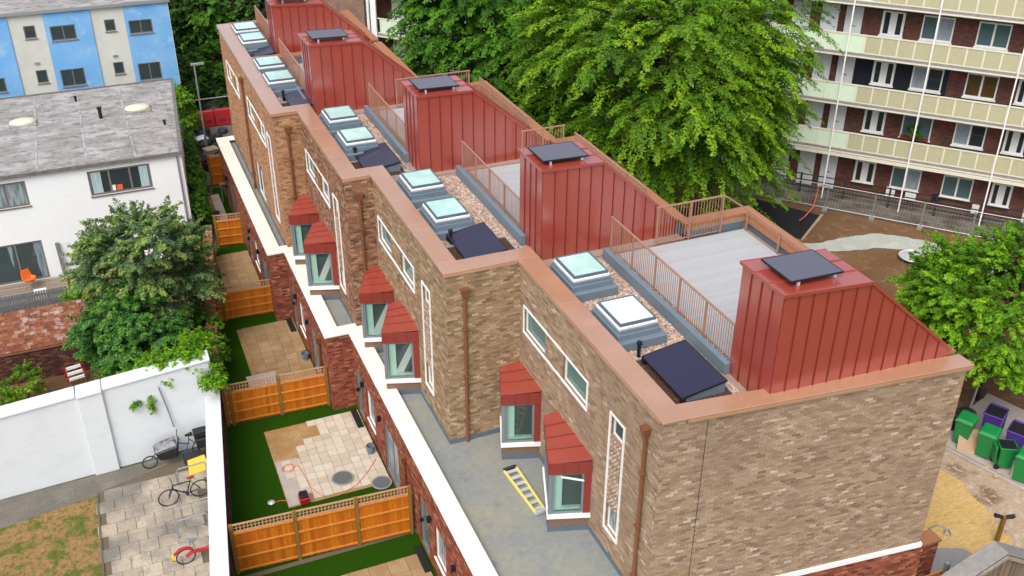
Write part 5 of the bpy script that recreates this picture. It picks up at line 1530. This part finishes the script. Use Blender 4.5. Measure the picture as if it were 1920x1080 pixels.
r0 = Vector((33.3, 43.6)); r1 = Vector((47.5, 27.8)); rd = (r1 - r0); rl = rd.length; rd.normalize()
for k in range(10):
    s = rl * k / 9
    build('post', MB().obox((r0.x, r0.y), rd, s - .05, s + .05, -.05, .05, 0, 1.15), 'steel_dark', bf)
for z in (.35, .75, 1.08): build('rail', MB().obox((r0.x, r0.y), rd, 0, rl, -.02, .02, z, z + .05), 'steel_dark', bf)
tr = thing('trampoline', 'round silver trampoline disc on the brown earth beside the lime tree', 'trampoline', (35.1, 33.1, 0))
build('bed', MB().lathe((35.1, 33.1, .22), [(.02, .06), (.3, .05), (.60, .0)], 24), 'alu', tr)
build('rim', MB().ring((35.1, 33.1, .22), (0, 0, 1), .62, .04, 24, 6), 'alu', tr)
for k in range(4): build('leg', MB().tube([(35.1 + .55 * math.cos(k * 1.57), 33.1 + .55 * math.sin(k * 1.57), 0), (35.1 + .55 * math.cos(k * 1.57), 33.1 + .55 * math.sin(k * 1.57), .2)], .03, 6), 'galv', tr)
for x, y, m, lab in ((38.5, 32.0, 'orange', 'black tub with orange lid beside the gravel path'), (38.9, 31.4, 'green_bin', 'dark tub with pale green lid beside the gravel path')):
    t = thing('tub', lab, 'tub', (x, y, 0), 'lidded tubs by the path')
    build('body', MB().lathe((x, y, 0), [(.24, 0), (.3, .5), (.28, .5)], 14), 'black', t); build('lid', MB().lathe((x, y, .5), [(.34, 0), (.34, .1), (.2, .18)], 14), m, t)
hz = [(32.3 + .06 * k, 34.6 - .12 * k + .3 * math.sin(k * .9), .05) for k in range(12)]
tag(build('hose', MB().tube([(30.9 + .3 * math.cos(a), 33.2 + .35 * math.sin(a), .05) for a in np.linspace(0, 5.5, 20)], .03, 5), 'bike_blue'), 'blue hose curled on the brown earth behind the nearest red tower', 'hose')
tp = tag(build('barrier_tape', MB().tube([(32.0, 38.0, .5), (32.8, 38.6, .3), (33.7, 39.1, .5), (34.6, 40.0, 1.1), (34.9, 39.7, 1.3)], .03, 4), 'hose'), 'sagging red and white tape at the corner of the black mat', 'tape')

# ------------------------------------------------------------------ bottom right yard
sheet('dirt_yard', [(18.98, 15.2), (20, 10), (40, 10), (30.5, 17), (26.6, 21.2), (25.6, 23), (19, 24)], .014, 'dirt')
sheet('sand_bed', ragged([(21.6, 19.2), (23.5, 19.9), (25.0, 20.5), (25.3, 19.4), (24.95, 17.9), (24.7, 16.6), (23.6, 15.6), (21.9, 17.2)], .25, .12, 5), .018, 'sandfield')
struct(build('kerb', MB().hexa([(25.75, 21.7, 0), (25.9, 21.55, 0), (27.3, 17.3, 0), (27.15, 17.2, 0)][::-1], [(25.75, 21.7, .13), (25.9, 21.55, .13), (27.3, 17.3, .13), (27.15, 17.2, .13)][::-1]), 'concrete'))
sheet('bin_store_floor', [(25.92, 21.6), (27.32, 17.3), (31.5, 18.4), (30, 23)], .13, 'concrete')
MT['scrap_yellow'] = M('faded_yellow', (.5, .38, .12), .8, .2)
BNG = 'wheeled bins by the kerb'
def wheelie(loc, rz, mat, label, open_lid=False, s=1.15):
    t = thing('wheelie_bin', label, 'bin', loc, BNG, rz, local=True)
    w, d, h = .26 * s, .28 * s, .92 * s
    build('body', MB().hexa([(-w * .8, -d * .75, .06), (w * .8, -d * .75, .06), (w * .8, d * .75, .06), (-w * .8, d * .75, .06)], [(-w, -d, h), (w, -d, h), (w, d, h), (-w, d, h)]), mat, t, bevel=.02)
    build('rim', MB().box(-w - .025, w + .025, -d - .025, d + .025, h - .06, h), mat, t, bevel=.01)
    if not open_lid:
        build('lid', MB().hexa([(-w - .03, -d - .05, h + .005), (w + .03, -d - .05, h + .005), (w + .03, d + .04, h + .005), (-w - .03, d + .04, h + .005)], [(-w * .85, -d * .8, h + .09), (w * .85, -d * .8, h + .09), (w * .9, d, h + .12), (-w * .9, d, h + .12)]), mat, t, bevel=.02)
    else:
        build('lid', MB().hexa([(-w, d + .04, .25), (w, d + .04, .25), (w, d + .1, .25), (-w, d + .1, .25)], [(-w, d + .1, h), (w, d + .1, h), (w, d + .16, h - .02), (-w, d + .16, h - .02)]), mat, t, bevel=.02)
        build('opening', MB().box(-w + .03, w - .03, -d + .03, d - .03, h, h + .004), 'black', t)
    build('handle', MB().tube([(-w * .8, d + .08, h - .03), (w * .8, d + .08, h - .03)], .018, 6), mat, t)
    for sx in (-1, 1): build('wheel', MB().tube([(sx * w * .8 - .025, d * .85, .1), (sx * w * .8 + .025, d * .85, .1)], .1, 10), 'black', t)
wheelie((26.75, 21.05, .13), R(-62), 'green_bin', 'green wheeled bin farthest left, behind the brown board')
wheelie((26.95, 20.15, .13), R(-62), 'green_bin', 'green wheeled bin in the middle with its lid shut, beside a hanging lid')
wheelie((27.1, 19.45, .13), R(60), 'green_bin', 'green wheeled bin with open lid hanging down beside the purple one', True, 1.05)
wheelie((27.15, 18.65, .13), R(-62), 'green_bin', 'green wheeled bin at the right edge of the photo')
wheelie((27.95, 20.9, .13), R(-62), 'purple_bin', 'purple bin nearest the tree trunk, farthest from the kerb', True, 1.25)
wheelie((27.9, 19.75, .13), R(-62), 'purple_bin', 'open purple bin between the green bins', True, 1.3)
bd_ = tag(build('board', MB().hexa([(26.2, 20.7, .13), (26.75, 20.2, .13), (26.8, 20.25, .13), (26.25, 20.75, .13)][::-1], [(26.6, 21.1, .8), (27.15, 20.6, .8), (27.2, 20.65, .8), (26.65, 21.15, .8)][::-1]), 'plywood'), 'brown board leaning against the leftmost green bin', 'board')
for k, (x, y) in enumerate(((27.1, 22.0), (27.6, 21.8))):
    tag(build('waste_bag', MB().lathe((x, y, .0), [(.3, 0), (.42, .3), (.34, .75), (.1, .9)], 10), 'black'), ('black waste sack close to the brick gable behind the bins', 'black waste sack next to the leaning steel pole behind the bins')[k], 'waste', 'black sacks behind the bins')
lp2 = tag(build('steel_pole', MB().tube([(27.75, 21.9, .1), (28.2, 22.1, 1.9)], .04, 8), 'galv'), 'leaning grey steel pole beside the purple bin under the tree', 'pole')
tc_ = tag(build('traffic_post', MB().box(26.95, 27.1, 18.75, 18.9, .13, .75), 'white'), 'short white post in front of the right green bin', 'post')
for k in range(2): tag(build('fallen_leaf_pile', MB().lathe((26.55 - .05 * k, 19.6 - .5 * k, .131), [(.09, 0), (.07, .02), (.02, .03)], 7), 'scrap_yellow'), ['left', 'right'][k] + ' one of two small yellow scraps on the pale ground before the bins', 'scrap', 'yellow scraps')
yp = thing('site_post', 'brown timber post with two black lamps on top in the sandy yard', 'post', (24.1, 16.65, 0))
build('post', MB().box(24.04, 24.16, 16.6, 16.72, 0, 1.15), 'post', yp)
for s in (-1, 1): build('lamp', MB().tube([(24.1 + s * .05, 16.66 - s * .03, 1.12), (24.1 + s * .28, 16.66 - s * .14, 1.2)], .065, 8), 'black', yp)
build('crossbar', MB().tube([(23.85, 16.8, 1.1), (24.35, 16.52, 1.1)], .025, 6), 'black', yp)
tag(build('cable', MB().tube([(22.5, 18.0, .04), (22.9, 18.0, .04), (23.1, 17.7, .04), (22.95, 17.45, .04), (22.8, 17.6, .04), (23.0, 17.75, .04)], .03, 5), 'galv'), 'grey cable coiled on the yellow sand', 'cable')
br = thing('brick_pier', 'red brick pier with black top box at the corner of the gable', 'pier', (20.6, 16.9, 0))
build('pier', MB().box(20.35, 21.05, 16.35, 16.75, 0, 1.5), 'mortar_red', br)
q = Bricks(br); q.field((20.35, 16.35), (1, 0), .7, .02, 1.48, 'brick_red'); q.field((20.35, 16.75), (0, -1), .4, .02, 1.48, 'brick_red'); q.finish(60)
build('cap', MB().box(20.3, 21.1, 16.3, 16.8, 1.5, 1.58), 'copper', br)
build('meter_box', MB().box(20.05, 20.345, 16.4, 16.8, .8, 1.5), 'black', br)
sheet('slab_paving', [(19.2, 15.6), (21.6, 15.6), (23.3, 15.9), (22.9, 16.9), (21.1, 17.6), (19.2, 18)], .022, 'stonepaving')
of = thing('orange_trellis', 'small orange trellis gate beside the brick gable at the bottom edge', 'gate', (19.6, 15.4, 0))
for k in range(9): build('slat', MB().box(19.15 + k * .12, 19.2 + k * .12, 15.28, 15.31, .2, 1.55), 'fence', of)
for k in range(6): build('rail', MB().box(19.1, 20.25, 15.315, 15.34, .3 + k * .24, .35 + k * .24), 'fence_rail', of)
build('post', MB().box(20.28, 20.4, 15.25, 15.37, 0, 1.8), 'galv', of)
sh = thing('shed', 'brown tiled gable of a small shed at the bottom right corner', 'shed', (21.3, 14.0, 0))
gx0_, gx1_, gxm = 18.95, 24.2, 21.2
zg0, zgm = 1.9, 2.82
build('gable_wall', MB().extrude([(gx0_, 14.5, 0), (gx1_, 14.5, 0), (gx1_, 14.5, 1.0), (gxm, 14.5, zgm - .1), (gx0_, 14.5, zg0 - .1)], (0, -.2, 0)), 'tile', sh)
q = Bricks(sh)
sv = MB()
for k in range(60):
    x = gx0_ + .03 + k * .0875
    zt_ = zg0 + (zgm - zg0) * (x - gx0_) / (gxm - gx0_) if x < gxm else zgm + (1.0 - zgm) * (x - gxm) / (gx1_ - gxm)
    build('cladding_board', MB().box(x, x + .075, 14.27, 14.297, .3, zt_ - .16), 'tile', sh)
def slopebar(y0, y1, dz, th, mat, nm):
    m = MB()
    for (xa, za, xb, zb) in ((gx0_ - .1, zg0 - .03, gxm, zgm), (gxm, zgm, gx1_, 1.02)):
        m.hexa([(xa, y0, za + dz), (xb, y0, zb + dz), (xb, y1, zb + dz), (xa, y1, za + dz)], [(xa, y0, za + dz + th), (xb, y0, zb + dz + th), (xb, y1, zb + dz + th), (xa, y1, za + dz + th)])
    build(nm, m, mat, sh)
slopebar(14.2, 14.75, 0.0, .06, 'slabgrey', 'verge')
slopebar(14.14, 14.195, -.14, .12, 'oldslab', 'verge_board')

# ------------------------------------------------------------------ vegetation
def leaf_object(name, C_, N_, size, mat, parent, aspect=.55, tone=None):
    n = len(C_)
    N_ = N_ / np.linalg.norm(N_, axis=1, keepdims=True)
    t = rng.normal(size=(n, 3)); t -= N_ * np.sum(t * N_, 1, keepdims=True); t /= np.linalg.norm(t, axis=1, keepdims=True)
    b = np.cross(N_, t)
    s = (size * rng.uniform(.65, 1.3, n))[:, None]
    V = np.stack([C_ - t * s * .5, C_ + b * s * aspect * .5 + N_ * s * .08, C_ + t * s * .5, C_ - b * s * aspect * .5 + N_ * s * .08], 1).reshape(-1, 3)
    F = (np.arange(n)[:, None] * 4 + np.array([0, 1, 2, 3]))
    og = ORG[parent.name] if parent else V.mean(0)
    me = fast_mesh(name, V - og, F, mat)
    if tone is None: tone = np.full(n, .5)
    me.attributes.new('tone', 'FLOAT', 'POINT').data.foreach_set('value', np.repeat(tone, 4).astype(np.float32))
    ob = bpy.data.objects.new(name, me)
    COL.objects.link(ob)
    if parent: ob.parent = parent
    else: ob.location = og
    ORG[ob.name] = og
    return ob

def crown_points(c, r, nsp, per, L=1.5, wdt=.5, droop=.5, low=-.75, lumps=26, seed=1, shell=.55):
    """sprays of leaves reaching out of a lumpy crown; returns centres and normals"""
    g = np.random.default_rng(seed)
    d = g.normal(size=(lumps, 3)); d[:, 2] = d[:, 2] * .9 + .15
    d /= np.linalg.norm(d, axis=1, keepdims=True)
    d = d[d[:, 2] > low]
    lc = d * g.uniform(.50, .84, (len(d), 1)) * np.array(r)
    lr = g.uniform(.22, .42, len(d)) * min(r)
    k = g.integers(0, len(d), nsp)
    sdir = g.normal(size=(nsp, 3)); sdir += d[k] * 1.2 + np.array([0, 0, .35]); sdir /= np.linalg.norm(sdir, axis=1, keepdims=True)
    st = lc[k] + sdir * (lr[k] * g.uniform(.35, 1.0, nsp))[:, None]
    out = sdir.copy(); out[:, 2] = out[:, 2] * .35 + g.uniform(-.1, .25, nsp)
    out /= np.linalg.norm(out, axis=1, keepdims=True)
    sd_ = np.cross(out, np.array([0, 0, 1.0])); sd_ /= (np.linalg.norm(sd_, axis=1, keepdims=True) + 1e-6)
    t = g.uniform(0, 1, (nsp, per)) ** .8
    w = g.uniform(-1, 1, (nsp, per)) * (1 - t * .8) * wdt * (.45 + .55 * np.sin(t * 17) ** 2)
    Ls = L * g.uniform(.55, 1.3, (nsp, 1))
    P = st[:, None, :] + out[:, None, :] * (t * Ls)[..., None] + sd_[:, None, :] * w[..., None]
    P[..., 2] -= droop * t ** 2 * Ls + np.abs(w) * .35 + g.normal(size=t.shape) * .035
    upn = np.array([0, 0, 1.0]) + out * .3
    N = upn[:, None, :] + g.normal(size=(nsp, per, 3)) * .27 + (out[:, None, :] * t[..., None] * droop * 1.2) + sd_[:, None, :] * (np.sign(w) * .3)[..., None]
    tone = np.clip(.28 * g.normal(size=(nsp, 1)) + .12 + .62 * t + .06 * g.normal(size=t.shape), 0, 1)  # inner leaves painted darker as if shaded, spray tips as if lit
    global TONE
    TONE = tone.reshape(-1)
    return P.reshape(-1, 3) + np.array(c), N.reshape(-1, 3), lc + np.array(c)

def tree(name, label, base, c, r, nsp, per, leaf, mat, seed, L=1.5, wdt=.5, droop=.5, tr=.35, cat='tree', group=None, lumps=26, low=-.75, limbs=9, fruit=0):
    t = thing(name, label, cat, base, group)
    P, N, lc = crown_points(c, r, nsp, per, L, wdt, droop, low, lumps, seed)
    k = P[:, 2] > .15
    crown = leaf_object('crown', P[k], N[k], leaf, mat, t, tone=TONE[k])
    g = random.Random(seed)
    b = Vector(base); top = Vector((c[0], c[1], c[2] + r[2] * .35))
    mids = [b.lerp(top, q) + Vector((g.uniform(-.15, .15), g.uniform(-.15, .15), 0)) * tr * 3 for q in (0, .25, .5, .75, 1)]
    trunk = build('trunk', MB().tube(mids, tr, 9, tr * .3), 'bark', t, smooth=True)
    m = MB()
    for i in range(min(limbs, len(lc))):
        e = Vector(lc[i]); s = b.lerp(top, g.uniform(.3, .75)); mid = s.lerp(e, .5) + Vector((0, 0, .3))
        m.tube([s, mid, e], tr * .35, 6, tr * .1)
    build('limb', m, 'bark', trunk)
    return t
tree('broadleaf_tree', 'big bright lime green tree with layered drooping foliage in front of the flats', (25.3, 40.2, 0), (24.35, 39.9, 7.7), (6.1, 5.7, 7.6), 2900, 150, .125, 'leaf_lime', 11, 1.75, .55, .45, .42, lumps=95)
tree('broadleaf_tree', 'darker green tree left of the big lime green one, behind the third red tower', (20.3, 51.0, 0), (20.3, 50.4, 7.0), (5.5, 4.8, 6.8), 2000, 120, .17, 'leaf_green', 23, 1.7, .55, .45, .38, lumps=80)
tree('broadleaf_tree', 'bright green tree at the right edge above the wheeled bins', (29.6, 23.0, 0), (29.7, 23.0, 4.0), (3.6, 3.2, 2.9), 1500, 100, .115, 'leaf_bright', 31, .9, .3, .2, .16, lumps=70, low=-.5)
tree('fruit_tree', 'olive green fruit tree with orange fruit in front of the white house', (.3, 38.2, 0), (.3, 38.1, 4.3), (2.35, 2.0, 3.0), 1100, 90, .12, 'leaf_grey', 41, .8, .3, .2, .16, lumps=44)
tree('leafy_shrub', 'big blue green shrub below the fruit tree, behind the white wall', (-.5, 36.7, 0), (-.45, 36.6, 2.1), (2.0, 1.7, 2.2), 900, 90, .12, 'leaf_sea', 43, .7, .3, .2, .12, cat='shrub', lumps=44)
# creeper on the wall, hedge and shrubs
def bush(name, label, cat, pts, leaf, mat, per=500, L=.4, group=None, seed=1, stems=True):
    o = thing(name, label, cat, (pts[0][0], pts[0][1], 0), group)
    A, B, T_ = [], [], []
    for k, (x, y, z, rx, ry, rz) in enumerate(pts):
        P, N, _ = crown_points((x, y, z), (rx, ry, rz), per // 16, 16, L, .2, .25, -.9, 14, seed * 50 + k)
        q = P[:, 2] > .05
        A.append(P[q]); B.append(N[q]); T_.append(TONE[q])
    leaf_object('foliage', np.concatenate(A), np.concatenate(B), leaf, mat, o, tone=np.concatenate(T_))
    m = MB()
    for (x, y, z, rx, ry, rz) in pts:
        for q in range(3): m.tube([(x, y, 0 if stems else z - rz * .8), (x + rx * .4 * math.cos(q * 2.1), y + ry * .4 * math.sin(q * 2.1), z)], .03, 5)
    build('stem', m, 'bark', o)
    return o
bush('creeper', 'bright green creeper spilling over the right end of the white wall', 'creeper', [(.1, 32.2, 3.3, .6, .5, .45), (.9, 32.3, 3.5, .6, .5, .5), (1.5, 32.8, 3.2, .5, .7, .7), (1.55, 33.8, 2.6, .5, .8, .9), (-.6, 32.6, 3.0, .6, .5, .5), (1.75, 31.35, 3.0, .2, .2, .35)], .10, 'leaf_bright', 3200, .35, seed=3, stems=False)
bush('creeper', 'small sprig of green creeper growing on the white wall above the cargo bike', 'creeper', [(-.42, 31.42, 2.35, .10, .06, .42), (-.9, 31.4, 2.5, .16, .05, .08)], .08, 'leaf_bright', 260, .14, seed=5, stems=False)
bush('shrub', 'yellow green shrub against the dark brick outhouse at the left edge', 'shrub', [(-4.9, 36.6, 1.0, .7, .6, .8), (-5.4, 35.4, .8, .5, .5, .6)], .13, 'leaf_lime', 1600, .4, seed=6)
bush('shrub', 'low dark green shrubs along the back of the white wall', 'shrub', [(-3.6, 34.2, .9, .9, .6, .7), (-2.4, 34.0, 1.2, .8, .6, .9), (-1.4, 33.8, 1.6, .7, .6, 1.2)], .12, 'leaf_green', 1600, .4, seed=7)
bush('hedge', 'bright green hedge between the big shrub tree and the white house patio', 'hedge', [(-2.4, 43.0, .9, .7, .6, .8), (-1.5, 42.6, .8, .7, .7, .8), (-2.6, 41.9, .7, .5, .6, .7)], .12, 'leaf_bright', 2200, .35, seed=8)
bush('creeper', 'tall green hedge of climbers along the right side of the white house', 'hedge', [(3.32 + k * .12 - (.1 if k > 4 else 0), 48 + k * 1.5, (1.3 if k < 5 else .9) + .2 * math.sin(k * 2.2), .34 if k < 5 else .24, .95, (1.5 if k < 5 else 1.0) + .3 * math.sin(k * 1.3)) for k in range(9)], .14, 'leaf_green', 3000, .38, seed=9)
bush('hedge', 'light green climber at the far corner of the white house below the blue wall', 'hedge', [(4.15, 62.4, 1.8, .6, .8, 2.0), (4.25, 61.2, 2.4, .5, .8, 2.2), (4.5, 63.2, 1.2, .5, .6, 1.4)], .15, 'leaf_bright', 3600, .45, seed=12)
bush('creeper', 'dark green creeper hanging on the old brick boundary wall', 'creeper', [(2.2, 36 + k * 1.4, 1.3, .45, .9, .7) for k in range(6)], .13, 'leaf_green', 1500, .35, seed=13)
bush('flowers', 'green plants with red flowers in the window box of the flats', 'plant', [(38.95, 38.45, 4.2, .45, .45, .3)], .14, 'leaf_green', 400, .25, seed=14, stems=False)
# woodland beyond the end of the terrace: separate trees
wg = 'trees beyond the end of the terrace'
wl = [('dark evergreen tree right behind the blue house', 6.5, 84, 4.5, 7), ('dark green tree beyond the red barriers', 10.5, 80, 4.2, 5.5), ('dark tree behind the farthest house roof', 15, 78, 4.5, 7), ('mid green tree far behind the farthest red tower', 20, 84, 5, 8), ('tall dark tree at the top edge beside the blue house', 11.5, 96, 5.5, 8.5), ('dark tree at the top edge above the farthest roof', 18, 98, 5.5, 8.5), ('far dark tree behind the blue house roof', 4, 98, 5.5, 8.0)]
for k, (lab, x, y, r, h) in enumerate(wl):
    tree('woodland_tree', lab, (x, y, 0), (x, y, h * .52), (r, r, h * .55), 700, 26, .32, 'leaf_deep' if k not in (1, 3) else 'leaf_green', 60 + k, 1.7, .55, .4, .3, group=wg, lumps=26)
und = crown_points((9, 74, 0), (7, 9, 1.4), 1500, 16, .8, .3, .2, -.2, 60, 99)
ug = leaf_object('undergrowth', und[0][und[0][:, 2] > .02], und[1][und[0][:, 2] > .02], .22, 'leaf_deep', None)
ug['kind'] = 'stuff'
bush('shrub', 'mid green bramble bank beyond the grey rail fence', 'shrub', [(5.5 + k * 1.1, 68.5 + (k % 2) * 1.2, 1.2, 1.0, 1.0, 1.4) for k in range(4)] + [(6 + k * 1.2, 71.5, 1.8, 1.1, 1.1, 2) for k in range(4)], .22, 'leaf_green', 1800, .6, seed=15)
for o in bpy.data.objects:
    if o.name.startswith(('cable',)) and o.parent is None: pass
